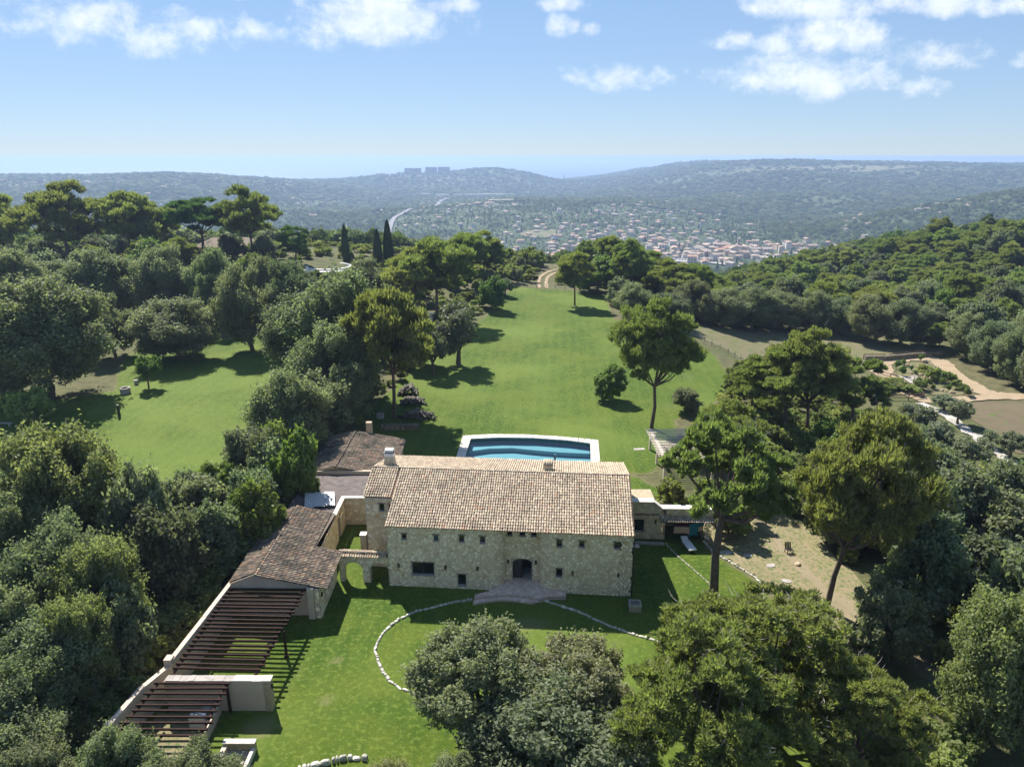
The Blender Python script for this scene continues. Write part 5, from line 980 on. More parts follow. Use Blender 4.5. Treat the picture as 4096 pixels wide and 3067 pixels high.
SPECIAL = {
 4: 'broad umbrella pine with flat dark crown beside the old house', 5: 'tall rounded pine beyond the umbrella pine on the rise', 6: 'dark cedar between the rounded pine and the cypresses', 7: 'yellow green leafy tree in front of the old house',
 8: 'slim dark cypress standing apart above the empty round pool', 9: 'shorter cypress of the close pair above the orchard', 10: 'tallest slim cypress of the close pair above the orchard', 11: 'tiny young cypress at the rim of the empty pool',
 25: 'small round fruit tree alone on the side lawn', 28: 'very tall pale holm oak beside the barn', 29: 'tall holm oak behind the pale oak at the lawn edge', 30: 'holm oak overhanging the side lawn behind the flat roof', 31: 'small bright round tree at the side lawn corner', 32: 'silvery grey tree among the bright shrubs behind the outbuilding',
 33: 'bright green tree beside the tiled barn wall', 34: 'vivid lime green tree overhanging the outbuilding roof', 38: 'pine with ivy covered trunk beside the log piles', 39: 'thin grey leaning tree over the long lawn', 40: 'grey olive tree casting shade on the long lawn',
 41: 'massive rounded pine on the bank beside the long lawn', 47: 'dark green round tree at the narrow end of the long lawn', 48: 'small grey olive beside the dark round tree', 54: 'lone pine with bare leaning trunk on the long lawn', 55: 'fresh green bushy tree behind the lone lawn pine',
 66: 'tall pine with round crown beside the white pergola', 67: 'rounded pale green bush beside the tall lawn pine', 68: 'spreading pine with two bare stems below the white pergola', 69: 'pale topped pine rising behind the two stemmed pine', 70: 'pine with bare crooked limb facing the fruit garden', 72: 'pine crown hanging over the white pergola',
 76: 'big pine with straight dark trunk on the lawn by the porch', 77: 'big leaning pine beyond the dry grass', 109: 'grey green evergreen oak inside the white stone loop', 110: 'second grey green evergreen oak of the loop beside the low pines',
 111: 'dark holm oak below the loop oaks at the lower lawn edge', 112: 'broad low pine covering the end of the stone edging', 113: 'low pine beside the grey loop oaks', 114: 'low pine beside the shaded earth path', 115: 'round grey holm oak across the shaded earth path', 116: 'dark holm oak above the shaded earth path'}
def auto_label(kind, x, y):
    n = NAME[kind].replace('_', ' ')
    if x < -23 and y < 60: return '@%s in the grove outside the plaster boundary wall' % n, 'grove outside the boundary wall'
    if y < 36: return '@%s at the lower edge of the front lawn' % n, 'oaks along the lower lawn edge'
    if x < -30 and y > 175: return '@%s on the rise near the old house' % n, 'trees on the rise round the old house'
    if x < -40: return '@%s behind the side lawn' % n, 'trees behind the side lawn'
    if x < -2 and y > 100: return '@%s on the bank along the long lawn' % n, 'trees on the bank by the long lawn'
    if x < -2: return '@%s between the side lawn and the outbuildings' % n, 'trees behind the outbuildings'
    if x > 26 and y < 86: return '@%s on the bushy slope below the dry grass' % n, 'trees on the slope below the dry grass'
    if x > 58 and y < 118: return '@%s beside the white gravel path' % n, 'olives along the gravel path'
    if x > 40 and y > 118 and kind in ('oak', 'bright'): return '@%s in the wood edge above the dry field' % n, 'wood edge above the dry field'
    if y > 150: return '@%s in the belt beyond the long lawn' % n, 'trees beyond the long lawn'
    return '@%s between the white pergola and the terrace wall' % n, 'small growth round the terrace'
TREES = "pine,-148.1,208.8,23.7,14.7 pine,-125.6,201.9,24.3,23.9 pine,-108.1,203.7,21.1,17.6 pine,-103.9,210.6,16.4,12.8 stone_pine,-87.2,202.8,18.0,20.5 pine,-72.8,201.3,19.5,15.7 cedar,-59.7,197.1,10.6,11.4 bright,-93.9,185.1,9.9,11.4 cypress,-47.8,205.8,10.1,2.4 cypress,-38.2,203.6,10.2,2.6 cypress,-35.6,206.2,12.6,2.9 cypress,-45.8,204.4,2.8,1.7 oak,-109.8,154.8,14.5,17.3 oak,-107.2,166.1,10.9,14.1 oak,-90.3,152.2,15.0,18.0 oak,-76.3,155.0,16.0,13.2 oak,-63.7,150.3,15.4,12.3 oak,-90.7,167.4,9.8,10.9 oak,-71.6,104.3,18.0,21.7 oak,-88.7,120.0,13.2,13.7 oak,-74.1,128.0,11.4,10.2 oak,-61.1,126.1,11.6,15.6 oak,-49.8,131.7,15.7,13.1 oak,-43.4,137.2,17.0,10.9 oak,-54.5,154.3,13.2,11.1 fruit,-58.8,109.3,5.2,4.9 shrub,-67.0,93.2,5.5,5.2 shrub,-72.8,98.7,3.5,4.1 oak_big,-25.2,103.0,19.0,19.0 oak_big,-33.5,114.0,15.5,15.0 oak_big,-27.0,80.3,11.5,11.0 fruit,-32.0,70.1,4.6,4.6 olive,-26.6,70.6,7.6,4.8 bright,-22.5,67.5,9.3,4.6 bright,-23.4,58.0,7.6,5.3 oak,-25.7,57.2,6.1,5.3 oak,-24.8,74.0,5.1,4.7 oak,-30.4,60.9,7.3,6.6 pine,-16.9,95.8,18.9,12.3 olive,-13.7,117.6,8.4,6.7 olive,-9.7,123.4,10.4,9.5 pine,-16.8,157.0,17.9,16.9 pine,-22.5,160.3,14.7,12.6 pine,-12.8,189.1,14.4,13.5 pine,-8.1,204.1,12.8,10.6 pine,-4.5,203.2,10.7,6.6 pine,-26.2,176.2,10.9,10.3 bright,-4.9,167.8,7.9,7.1 olive,-1.7,181.9,4.5,5.0 oak,-35.1,168.2,10.9,9.9 oak,-22.7,138.2,9.4,11.0 oak,-16.7,122.6,8.5,8.2 oak,-25.3,128.4,10.5,10.3 shrub,-45.3,178.7,4.6,7.0 pine,15.6,174.2,12.9,10.0 bright,23.2,191.6,9.5,13.1 bright,22.4,211.4,11.2,8.5 pine,30.4,184.4,15.0,10.6 pine,29.5,213.1,13.3,9.7 pine,39.4,204.0,12.3,10.6 pine,41.6,186.0,11.6,13.1 pine,47.9,187.4,12.7,11.7 pine,57.6,200.6,11.9,12.5 oak,28.2,159.4,8.2,11.6 oak,34.8,156.4,7.3,10.4 oak,27.1,175.5,7.0,8.1 pine_full,19.4,92.1,17.9,11.2 bright,15.2,103.7,5.4,5.6 pine_big,36.9,90.1,12.8,13.0 pine_full,40.3,91.2,15.3,11.9 pine_big,50.3,99.2,12.2,11.3 pine,35.0,97.6,7.7,7.4 pine_full,24.4,75.1,9.6,8.7 oak,25.6,98.7,3.6,4.8 shrub,16.4,65.4,5.2,4.2 shrub,21.6,63.0,4.2,4.6 pine_tall,17.3,52.5,16.2,11.8 pine_full,26.2,50.7,17.1,11.1 oak,43.5,62.2,9.4,9.0 oak,46.7,59.1,9.1,8.7 oak,32.7,49.3,8.9,7.0 oak,38.8,50.4,7.8,7.6 oak,27.6,44.3,6.7,5.1 oak,45.5,69.6,9.4,7.5 oak,43.6,73.2,8.5,6.8 oak,46.7,84.8,7.7,6.5 oak,56.2,71.3,9.1,7.7 oak,37.3,56.2,9.7,7.0 olive,71.6,106.8,3.8,4.7 olive,73.1,113.1,2.7,4.7 olive,70.8,97.6,2.5,2.9 olive,71.5,93.9,3.7,4.6 olive,60.7,99.4,5.5,6.2 olive,60.2,94.0,5.0,6.6 olive,63.0,90.0,4.1,5.7 oak,44.5,169.7,9.3,11.2 oak,51.1,168.7,9.7,12.3 oak,58.9,170.7,10.0,12.4 oak,66.2,171.9,9.7,12.0 oak,72.8,170.3,9.8,12.4 oak,78.8,167.7,9.2,10.0 oak,82.4,160.1,10.6,11.9 oak,88.2,156.2,11.1,12.5 oak,96.8,146.0,9.2,9.8 oak,95.8,136.3,10.4,10.1 oak,94.5,126.6,10.2,10.3 oak,94.9,120.8,10.4,9.0 oak,98.8,119.8,11.4,9.8 oak,104.0,138.0,11.4,11.1 olive_big,-1.8,37.0,8.0,8.8 olive_big,3.8,36.0,7.6,8.8 oak_big,2.4,32.6,7.4,10.5 pine_low,16.0,37.2,11.0,13.6 pine_low,10.4,32.6,11.3,10.8 pine_low,20.2,33.3,9.2,8.6 oak_big,30.6,36.8,11.6,7.3 oak,36.4,42.4,11.0,6.2 oak_big,-21.6,30.8,6.0,5.3 oak_big,-17.6,31.0,5.0,4.6 oak_big,-6.6,30.4,4.2,4.6 oak_big,-2.9,30.6,4.6,4.6 oak_big,-26.4,30.2,6.1,5.7 oak_big,-38.8,55.9,14.8,11.7 oak,-31.3,53.8,11.5,6.7 oak_big,-39.5,49.3,10.4,8.8 oak_big,-33.4,46.4,11.0,7.9 oak_big,-30.2,44.6,10.5,7.0 oak,-28.0,42.8,8.0,5.6 oak_big,-33.2,39.6,8.9,8.0 oak_big,-30.6,38.0,8.3,7.5 oak_big,-29.0,39.6,9.2,5.6 oak,-28.2,51.2,9.0,6.0 oak,-26.4,55.0,7.5,5.0 oak_big,-30.6,34.6,7.6,7.0 oak_big,-29.4,32.6,7.4,6.4"
for i, row in enumerate(TREES.split()):
    k, x, y, h, w = row.split(','); x, y, h, w = float(x), float(y), float(h), float(w)
    if i in SPECIAL:
        o = tree(k, x, y, h, w, SPECIAL[i], var={28: 0, 30: 0, 29: 1}.get(i))
        if i == 77: o.rotation_euler = (0, .13, 0)
    else: lb, gp_ = auto_label(k, x, y); tree(k, x, y, h, w, lb, gp_)
for x, y, h, w in ((-90, 200, 6, 7), (-79, 203, 6.5, 8), (-71, 206, 6, 7.5), (-98, 206, 8, 9)): tree('oak', x, y, h, w, 'rounded holm oak screening the front of the old house', 'oaks screening the old house')
for k, x, y, h, w in (('shrub', 23.6, 65.6, 3.6, 4.2), ('shrub', 21.4, 67.6, 3.8, 4.4), ('shrub', 26.2, 68.5, 3, 4), ('shrub', 27.6, 35.2, 2.6, 3.4), ('shrub', 26.2, 33.4, 2.4, 3.2)): tree(k, x, y, h, w, 'wild bush at the end of the terrace wall' if y > 50 else 'wild bush beside the gate pier', 'wild bushes beside the terrace wall' if y > 50 else 'wild bushes by the gate pier')
for k, x, y, h, w in (('shrub', -25.2, 55.5, 4.2, 4), ('bright', -25.4, 59.5, 6, 5), ('oak', -25.6, 64, 6.5, 5.5), ('oak', -25.4, 69, 7.5, 5.6), ('bright', -25.8, 73.5, 7.5, 6), ('oak', -26.2, 79, 9, 7.5), ('oak', -24.6, 85.5, 9.5, 7.5)): tree(k, x, y, h, w, '%s pressed against the rear walls of the outbuildings' % NAME[k].replace('_', ' '), 'growth behind the outbuildings')
tree('oak_big', -24.2, 92.5, 13.5, 13.0, 'full pale grey green holm oak rising behind the tiled barn', var=0)
# fruit garden bushes
for x, y, s in [(80.8,133.3,2.0),(80.1,129.2,2.5),(82.0,127.6,2.0),(80.0,125.8,1.1),(75.1,124.2,2.0),(77.2,125.7,1.6),(77.2,123.9,.7),(79.4,122.6,.9),(81.6,124.0,1.6),(80.8,120.3,1.8),(77.7,137.5,1.3),(76.4,132.8,1.3),(80.6,140.4,.9),(85.6,143.1,1.1),(80.1,136.5,.7),(79.1,133.4,.7)]:
    tree('fruit' if s < 1.5 else 'shrub', x, y, s*(1.5 if s < 1.5 else 1.15), s*1.35, 'young fruit tree in the stone edged garden' if s < 1.5 else 'rounded citrus bush in the stone edged garden', 'fruit garden plants')
vh = random.Random(2)
for k in range(16):
    x, y = vh.uniform(64.5, 72.5), vh.uniform(120.5, 128.5)
    tree('shrub', x, y, vh.uniform(1.3, 1.9), vh.uniform(2.6, 3.6), 'bushy vine clump inside the rail fence', 'vine clumps inside the rail fence')
# woods on the rise, the bank and the wooded hill: every tree its own object (crown and stem in one mesh where they are small)
def join_meshes(name, c, t):
    n1, n2 = len(c.vertices), len(t.vertices); V = np.empty((n1+n2)*3, np.float32); c.vertices.foreach_get('co', V[:n1*3]); t.vertices.foreach_get('co', V[n1*3:])
    me = bpy.data.meshes.new(name); F = np.empty(len(c.loops), np.int32); c.loops.foreach_get('vertex_index', F); l2 = np.empty(len(t.loops), np.int32); t.loops.foreach_get('vertex_index', l2); ls2 = np.empty(len(t.polygons), np.int32); t.polygons.foreach_get('loop_start', ls2)
    me.vertices.add(n1+n2); me.vertices.foreach_set('co', V); me.loops.add(len(F)+len(l2)); me.loops.foreach_set('vertex_index', np.concatenate([F, l2+n1])); np_ = len(c.polygons)
    me.polygons.add(np_+len(t.polygons)); me.polygons.foreach_set('loop_start', np.concatenate([np.arange(np_, dtype=np.int32)*4, ls2+len(F)])); me.materials.append(c.materials[0]); me.materials.append(t.materials[0])
    me.polygons.foreach_set('material_index', np.concatenate([np.zeros(np_, np.int32), np.ones(len(t.polygons), np.int32)])); T = np.zeros(np_+len(t.polygons), np.float32); tt = np.empty(np_, np.float32); c.attributes['tint'].data.foreach_get('value', tt); T[:np_] = tt
    a = me.attributes.new('tint', 'FLOAT', 'FACE'); a.data.foreach_set('value', T); me.update(calc_edges=True); return me
JOINED = {k: [join_meshes(k+'_tree', c, t) for c, t in PROTO[k]] for k in ('oak', 'pine', 'pine_wood', 'bright', 'shrub', 'olive')}
wr = random.Random(77); placed = [(float(q.split(',')[1]), float(q.split(',')[2]), float(q.split(',')[4])) for q in TREES.split()]
def free(x, y, w, f=.42): return all((x-a)**2+(y-b)**2 > ((w+c)*f)**2 for a, b, c in placed)
def wood(kind, x, y, h, w, label, group):
    o = obj(NAME[kind], wr.choice(JOINED[kind]), None, (x, y, hzs(x, y)), wr.uniform(0, 6.283)); o.scale = (w, w, h); tag(o, label, CAT[NAME[kind]], group); placed.append((x, y, w))
def scatter(n, region, kinds, label, group, size, f=.40, ok=None):
    k = 0; tries = 0
    while k < n and tries < n*40:
        tries += 1; x, y = wr.uniform(*region[0]), wr.uniform(*region[1]); kd = kinds(x, y); w = wr.uniform(*size[kd]); 
        if (ok and not ok(x, y)) or not free(x, y, w, f): continue
        wood(kd, x, y, w*wr.uniform(.85, 1.15)*(1.15 if kd == 'pine' else 1), w, label % NAME[kd].replace('_', ' '), group); k += 1
SZ = dict(oak=(5.5, 11.5), pine=(7, 11), pine_wood=(5.5, 12), bright=(6, 8), shrub=(2, 4), olive=(5, 7))
scatter(46, ((-150, -26), (140, 235)), lambda x, y: wr.choice(('oak', 'oak', 'pine', 'shrub', 'bright')), '%s in the thick wood on the rise behind the side lawn', 'wood on the rise', SZ, .36, lambda x, y: not ((-62 < x < -38 and y > 165 and y < 210) or (x > -100 and x < -66 and 196 < y < 232)) and (y > 150 or x < -75) and not (x > -62 and y > 165) and not (x > -46 and y < 160))
scatter(285, ((78, 330), (112, 330)), lambda x, y: ('pine_wood' if wr.random() < (.25+.6*min(1, max(0, (y-150)/90))) else 'oak') if wr.random() < .94 else 'bright', '%s in the wooded hillside above the dry field', 'wood on the hillside', SZ, .36, lambda x, y: x/y < .85 and x > 92+max(0, (y-170))*-.18 and not (x < 101 and y < 152))
scatter(60, ((28, 110), (172, 245)), lambda x, y: 'pine_wood' if wr.random() < .75 else 'oak', '%s in the pine belt running down to the village', 'pine belt above the village', SZ, .36, lambda x, y: y > 176)
scatter(34, ((26, 66), (34, 92)), lambda x, y: wr.choice(('oak', 'oak', 'shrub', 'bright')), '%s in the thicket below the dry grass slope', 'thicket on the slope', dict(SZ, oak=(5, 8), bright=(4, 6)), .36, lambda x, y: x > 31 and not (y < 46 and 28 < x < 38) and x < 40+.35*y)
scatter(22, ((-60, -25), (30, 75)), lambda x, y: 'oak', '%s filling the grove beside the boundary wall', 'grove fill beside the boundary wall', dict(SZ, oak=(5, 8)), .36, lambda x, y: x < -30 and not (x < -34 and y > 62))
scatter(60, ((-22, 40), (196, 240)), lambda x, y: 'shrub' if wr.random() < .85 else 'olive', '%s in the scrub beyond the wire fence', 'scrub beyond the fence', dict(SZ, shrub=(2.5, 6), olive=(3, 5)), .3, lambda x, y: not (5 < x-(y-195)*.12 < 12.5))

# ------------------------------------------------------------ the valley: villages, roads, blocks on the hill
def housemat(name, cols, rough=.9):
    m, t, out = newmat(name); rnd = N(t, 'ShaderNodeObjectInfo').outputs['Random']; a = N(t, 'ShaderNodeAttribute', attribute_name='tint').outputs['Fac']; r_ = mth(t, 'FRACT', mth(t, 'ADD', rnd, a))
    v = coords(t); col = ramp(t, r_, [(i/len(cols), c) for i, c in enumerate(cols)], 'CONSTANT'); col = mixc(t, mth(t, 'MULTIPLY', noise(t, v, .7, 5, .6), .35), col, (.25, .2, .15)); M[name] = finish(m, t, out, col, rough)
housemat('house_wall', [(.62, .52, .40), (.66, .60, .50), (.58, .45, .33), (.72, .68, .62), (.55, .40, .28), (.64, .50, .40), (.50, .44, .36)]); housemat('house_roof', [(.38, .26, .19), (.42, .31, .23), (.34, .24, .18), (.46, .34, .26), (.37, .28, .22), (.46, .25, .155), (.32, .26, .215)])
def box_house(w, d, h, roof='hip', pitch=.32, o=.5):
    wl = MB().box(-w/2, w/2, -d/2, d/2, -4, h); rf = MB(); e = h-.05; W, D = w/2+o, d/2+o
    if roof == 'hip': rz_ = e+pitch*D; k = max(.3, W-D); rf.v = [(-W, -D, e), (W, -D, e), (W, D, e), (-W, D, e), (-k, 0, rz_), (k, 0, rz_)]; rf.f = [(0, 1, 5, 4), (1, 2, 5), (2, 3, 4, 5), (3, 0, 4), (3, 2, 1, 0)]
    elif roof == 'gable': rz_ = e+pitch*D; rf.v = [(-W, -D, e), (W, -D, e), (W, D, e), (-W, D, e), (-W, 0, rz_), (W, 0, rz_)]; rf.f = [(0, 1, 5, 4), (1, 2, 5), (2, 3, 4, 5), (3, 0, 4), (3, 2, 1, 0)]
    else: rf.box(-W+.4, W-.4, -D+.4, D-.4, h, h+.5)
    return wl, rf
HP = []
for (w, d, h, rk) in ((12, 9, 5.2, 'hip'), (14, 10, 6.2, 'gable'), (10, 8, 3.6, 'hip'), (16, 9, 5.6, 'hip'), (9, 8, 7.2, 'gable'), (18, 11, 4.2, 'hip'), (11, 8, 8.5, 'gable')):
    a, b = box_house(w, d, h, rk); HP.append((a.mesh('wall', M['house_wall']), b.mesh('roof', M['house_roof']), w, d, h))
winm = MB().box(-.55, .55, -.05, .05, 0, 1.5).mesh('window', M['dark'])
vr = random.Random(12); houses = []
def hfree(x, y, s): return all((x-a)**2+(y-b)**2 > s*s for a, b in houses)
def seen_band(x, y):                       # keeps houses off slopes hidden by the plateau
    return (36-hzs(x, y))/y < .150
def house(x, y, label, group, wins, kinds=None, sc=1.):
    i = vr.choice(kinds) if kinds else vr.randrange(len(HP)); wm, rm, w, d, h = HP[i]; o = thing('house', label, 'house', (x, y, hzs(x, y)), vr.choice((0, 1.57))+vr.gauss(.15, .3), group); o.scale = (sc,)*3; houses.append((x, y)); obj('wall', wm, o); obj('roof', rm, o)
    if wins:
        for k in range(3):
            for z in ((1.0, 3.8) if h > 5 else (1.0,)): obj('window', winm, o, (-w*.32+k*w*.32, -d/2-.02, z))
        for k in range(2): obj('window', winm, o, (w/2+.02, -d*.25+k*d*.5, 1.0), math.pi/2)
def cluster(n, cx, cy_, sx, sy, gap, label, group, wins=False, kinds=None, sc=(.8, 1.15)):
    k = tries = 0
    while k < n and tries < n*60:
        tries += 1; x, y = vr.gauss(cx, sx), vr.gauss(cy_, sy)
        if y < 900 or not hfree(x, y, gap) or not seen_band(x, y): continue
        house(x, y, label, group, wins, kinds, vr.uniform(*sc)); k += 1
cluster(92, 455, 1395, 115, 85, 18, 'tightly packed old village house with clay tile roof', 'old village houses round the church', True, (0, 1, 4, 6), (1.15, 1.6))
cluster(48, 330, 1620, 95, 110, 21, 'cream suburban house with clay roof beside the old village', 'houses beside the old village', False)
cluster(60, 150, 1560, 120, 120, 25, 'cream villa with clay roof on the valley slope below the dry meadow', 'villas round the dry meadow', False)
cluster(22, -90, 1950, 130, 150, 32, 'scattered villa with clay roof among valley trees near the avenue', 'villas near the avenue', False)
cluster(24, 20, 1330, 80, 60, 24, 'pale low house beside the valley road', 'houses beside the valley road', False)
cluster(40, 380, 2050, 130, 160, 30, 'villa with clay roof at the foot of the wooded ridge', 'villas at the foot of the ridge', False)
rest_V, rest_F, rest_T, rest_M = [], [], [], []
def far_houses(n, cx, cy_, sx, sy):
    for _ in range(n):
        x, y = vr.gauss(cx, sx), vr.gauss(cy_, sy)
        if y < 950 or y > 6000 or not seen_band(x, y): continue
        w, d, h = vr.uniform(8, 16), vr.uniform(7, 11), vr.uniform(3.5, 8); z = hzs(x, y); a = vr.uniform(0, 3.14); c, s = math.cos(a), math.sin(a)
        wl, rf = box_house(w, d, h)
        for g, mi in ((wl, 0), (rf, 1)):
            b = len(rest_V); rest_V.extend((x+p[0]*c-p[1]*s, y+p[0]*s+p[1]*c, z+p[2]) for p in g.v); tt = vr.random()
            for f in g.f: rest_F.append(tuple(q+b for q in f)); rest_T.append(tt); rest_M.append(mi)
far_houses(70, -1150, 2700, 420, 330); far_houses(30, -500, 2300, 260, 300); far_houses(36, 0, 2500, 300, 350); far_houses(60, -150, 3300, 260, 180); far_houses(18, 500, 2900, 420, 300); far_houses(30, 900, 1750, 120, 80); far_houses(60, -1700, 2900, 260, 200); far_houses(120, 300, 1500, 200, 200)
me = bpy.data.meshes.new('distant_houses'); me.from_pydata(rest_V, [], rest_F); me.materials.append(M['house_wall']); me.materials.append(M['house_roof']); me.polygons.foreach_set('material_index', rest_M); a = me.attributes.new('tint', 'FLOAT', 'FACE'); a.data.foreach_set('value', np.array(rest_T, np.float32)); tag(obj('distant_houses', me), 'mass of small distant houses scattered over the far slopes', kind='stuff')
# landmarks
def block(name, label, cat, x, y, w, d, h, rz, wall, roof=None, rows=0, cols=0, roofh=0.):
    o = thing(name, label, cat, (x, y, hzs(x, y)), rz); MB().box(-w/2, w/2, -d/2, d/2, -8, h).build('wall', M[wall], o)
    if roofh: _, rf = box_house(w, d, h, 'gable', roofh); rf.build('roof', M[roof], o)
    else: MB().box(-w/2+.2, w/2-.2, -d/2+.2, d/2-.2, h, h+.6).build('roof', M[roof or 'concrete'], o)
    wm_ = MB().box(-w/cols*.3, w/cols*.3, -.12, .1, 0, h/rows*.55).mesh('window', M['dark']) if rows else None
    for i in range(rows):
        for j in range(cols): obj('window', wm_, o, (-w/2+(j+.5)*w/cols, -d/2-.05, (i+.25)*h/rows))
    return o
ct = block('church', 'long church with orange clay roof in the old village', 'church', 430, 1475, 34, 14, 12, -.25, 'house_wall', 'house_roof', 1, 5, .35)
tw = thing('church_tower', 'square pale bell tower rising beside the church', 'tower', (466, 1478, hzs(466, 1478)), -.2); MB().box(-3, 3, -3, 3, -3, 23).build('shaft', M['stone_end'], tw); MB().box(-3.3, 3.3, -3.3, 3.3, 23, 23.7).build('cornice', M['coping'], tw)
for sx in (-1, 1):
    for sy in (-1, 1): MB().box(sx*2.4-.5, sx*2.4+.5, sy*2.4-.5, sy*2.4+.5, 23.7, 26.5).build('pinnacle', M['stone_end'], tw)
MB().box(-1, 1, -3.08, -2.98, 17, 21).build('bell_opening', M['dark'], tw)
block('hotel', 'white four storey hotel with rows of balconies above the village car park', 'hotel', 455, 1255, 30, 15, 14, -.4, 'white', 'concrete', 4, 6)
block('orange_building', 'square orange rendered building at the village edge', 'building', 545, 1215, 20, 16, 11, -.3, 'plaster_warm', 'house_roof', 2, 4, .25)
block('white_building', 'white rendered house with flat roof below the orange building', 'building', 495, 1165, 20, 12, 8, -.3, 'white', 'concrete', 2, 4)
block('ruined_tower', 'ruined pale stone tower at the far end of the village', 'tower', 735, 1500, 12, 12, 17, .2, 'stone_end', None, 2, 2)
for k, (x, w, h) in enumerate(((-620, 104, 38), (-505, 74, 38), (-425, 74, 36))):
    block('apartment_block', ('widest grey apartment block standing on the coastal hill', 'middle grey apartment block on the coastal hill', 'narrow grey apartment block at the end of the coastal hill row')[k], 'apartments', x, 4640, w, 22, h, 0, 'concrete', 'concrete', 6, 12)
for k, (x, y, w) in enumerate(((-90, 2330, 60), (-40, 2360, 70), (-150, 2345, 36), (-15, 2320, 40))):
    block('long_building', ('long low terracotta school building among trees', 'widest terracotta roofed hall above the school', 'short terracotta roofed block beside the school', 'small terracotta roofed wing beside the wide hall')[k], 'building', x, y, w, 18, 6, .1, 'plaster_warm', 'house_roof', 1, 8, .25)
for k, (x, y, w) in enumerate(((-330, 3500, 60), (-260, 3520, 40), (-180, 3480, 90), (-80, 3520, 110), (-420, 3540, 45))): block('warehouse', ('pale warehouse with flat roof by the avenue', 'short white warehouse by the avenue', 'long white retail shed below the apartment hill', 'longest pale retail shed below the apartment hill', 'small pale warehouse at the row end')[k], 'warehouse', x, y, w, 30, 12, 0, 'white', 'concrete', 1, 8)
# roads and fields
strip('road', [(-268, 1500), (-300, 1750), (-318, 2000), (-300, 2250), (-255, 2500), (-300, 3000), (-290, 3300)], 13, 'asphalt', 3.5, 'pale straight avenue crossing the valley', 20, .02)
strip('road', [(-60, 1260), (40, 1290), (150, 1300), (260, 1300), (350, 1270), (430, 1200), (520, 1120), (600, 1050)], 11, 'gravel', 2.5, 'pale main road curving into the old village', 15, .02)
sheet('car_park', [(300, 1330), (355, 1345), (365, 1300), (300, 1290)], 6, 'asphalt', 2.0, 'asphalt car park in front of the village', edge=False); sheet('car_park', [(430, 1195), (500, 1215), (530, 1160), (460, 1130)], 6, 'asphalt', 2.0, 'asphalt car park below the hotel', edge=False)
sheet('meadow', [(20, 1660), (50, 1700), (100, 1720), (120, 1650), (70, 1610), (25, 1620)], 8, 'far_field', 2.5, 'dry yellow meadow on the valley slope', edge=False); sheet('meadow', [(1050, 3550), (1150, 3800), (1700, 3950), (2200, 3850), (2000, 3700), (1400, 3650)], 30, 'far_field', 4, 'bare tan clearing on top of the wooded ridge', edge=False); sheet('meadow', [(330, 2650), (380, 2700), (470, 2690), (450, 2640)], 12, 'far_field', 3, 'pale greenhouse plot in the valley', edge=False)
cm = MB().box(-.9, .9, -2.1, 2.1, .35, .95); cm.box(-.75, .75, -1.1, 1.2, .951, 1.5); cr = random.Random(6); cbody = []
for c_ in ((.75, .75, .75), (.05, .05, .06), (.5, .5, .52), (.35, .04, .03), (.08, .12, .3)): cbody.append(MB().box(-.9, .9, -2.1, 2.1, .35, .95).mesh('body', plain('car_paint', c_, c_, 1, .3)))
ccab = MB(); ccab.v = [(-.85, -1.3, .95), (.85, -1.3, .95), (.85, 1.5, .95), (-.85, 1.5, .95), (-.65, -.7, 1.5), (.65, -.7, 1.5), (.65, 1.1, 1.5), (-.65, 1.1, 1.5)]; ccab.f = [(4, 5, 6, 7), (0, 1, 5, 4), (1, 2, 6, 5), (2, 3, 7, 6), (3, 0, 4, 7)]; ccab = ccab.mesh('cabin', M['glass']); whm = MB().tube([(-.95, 0, .33), (.95, 0, .33)], .33, 10).mesh('wheel', M['frame'])
for k in range(44):
    if k < 20: x, y = 306+(k % 10)*5.2, 1303+(k//10)*22
    else: q = k-20; x, y = 452+(q % 12)*4.6-(q//12)*6, 1150+(q % 12)*1.4+(q//12)*30
    o = thing('parked_car', 'small car parked in the village car park', 'car', (x+cr.uniform(-.4, .4), y, hzs(x, y)+2.05), cr.choice((0, 3.14))+cr.gauss(0, .05)+.3, 'cars in the village car parks'); obj('body', cr.choice(cbody), o); obj('cabin', ccab, o); obj('wheel', whm, o, (0, -1.3, 0)); obj('wheel', whm, o, (0, 1.3, 0))
bt = thing('ship', 'small pale ship far out on the sea', 'ship', (-2600, 18000, -220)); MB().prism([(-45, -8), (35, -8), (50, 0), (35, 8), (-45, 8)], 0, 14).build('hull', M['white'], bt); MB().box(-30, 10, -6, 6, 14, 30).build('superstructure', M['white'], bt)
cape = MB(); cr2 = np.random.default_rng(3); n = 60; xs = np.linspace(3600, 9800, n); top = -220+120*np.clip(np.sin(np.linspace(.05, 2.2, n)), 0, 1)**.7+cr2.normal(0, 4, n)
for i in range(n-1):
    cape.quad((xs[i], 17000, -222), (xs[i+1], 17000, -222), (xs[i+1], 17500, top[i+1]), (xs[i], 17500, top[i])); cape.quad((xs[i], 17500, top[i]), (xs[i+1], 17500, top[i+1]), (xs[i+1], 19500, -222), (xs[i], 19500, -222))
tag(cape.build('headland', M['ground'], None, smooth=True), 'low hazy headland across the bay', kind='structure')
o = block('observation_mast', 'thin mast rising from the coastal hills', 'mast', 330, 4700, 5, 5, 42, 0, 'concrete')

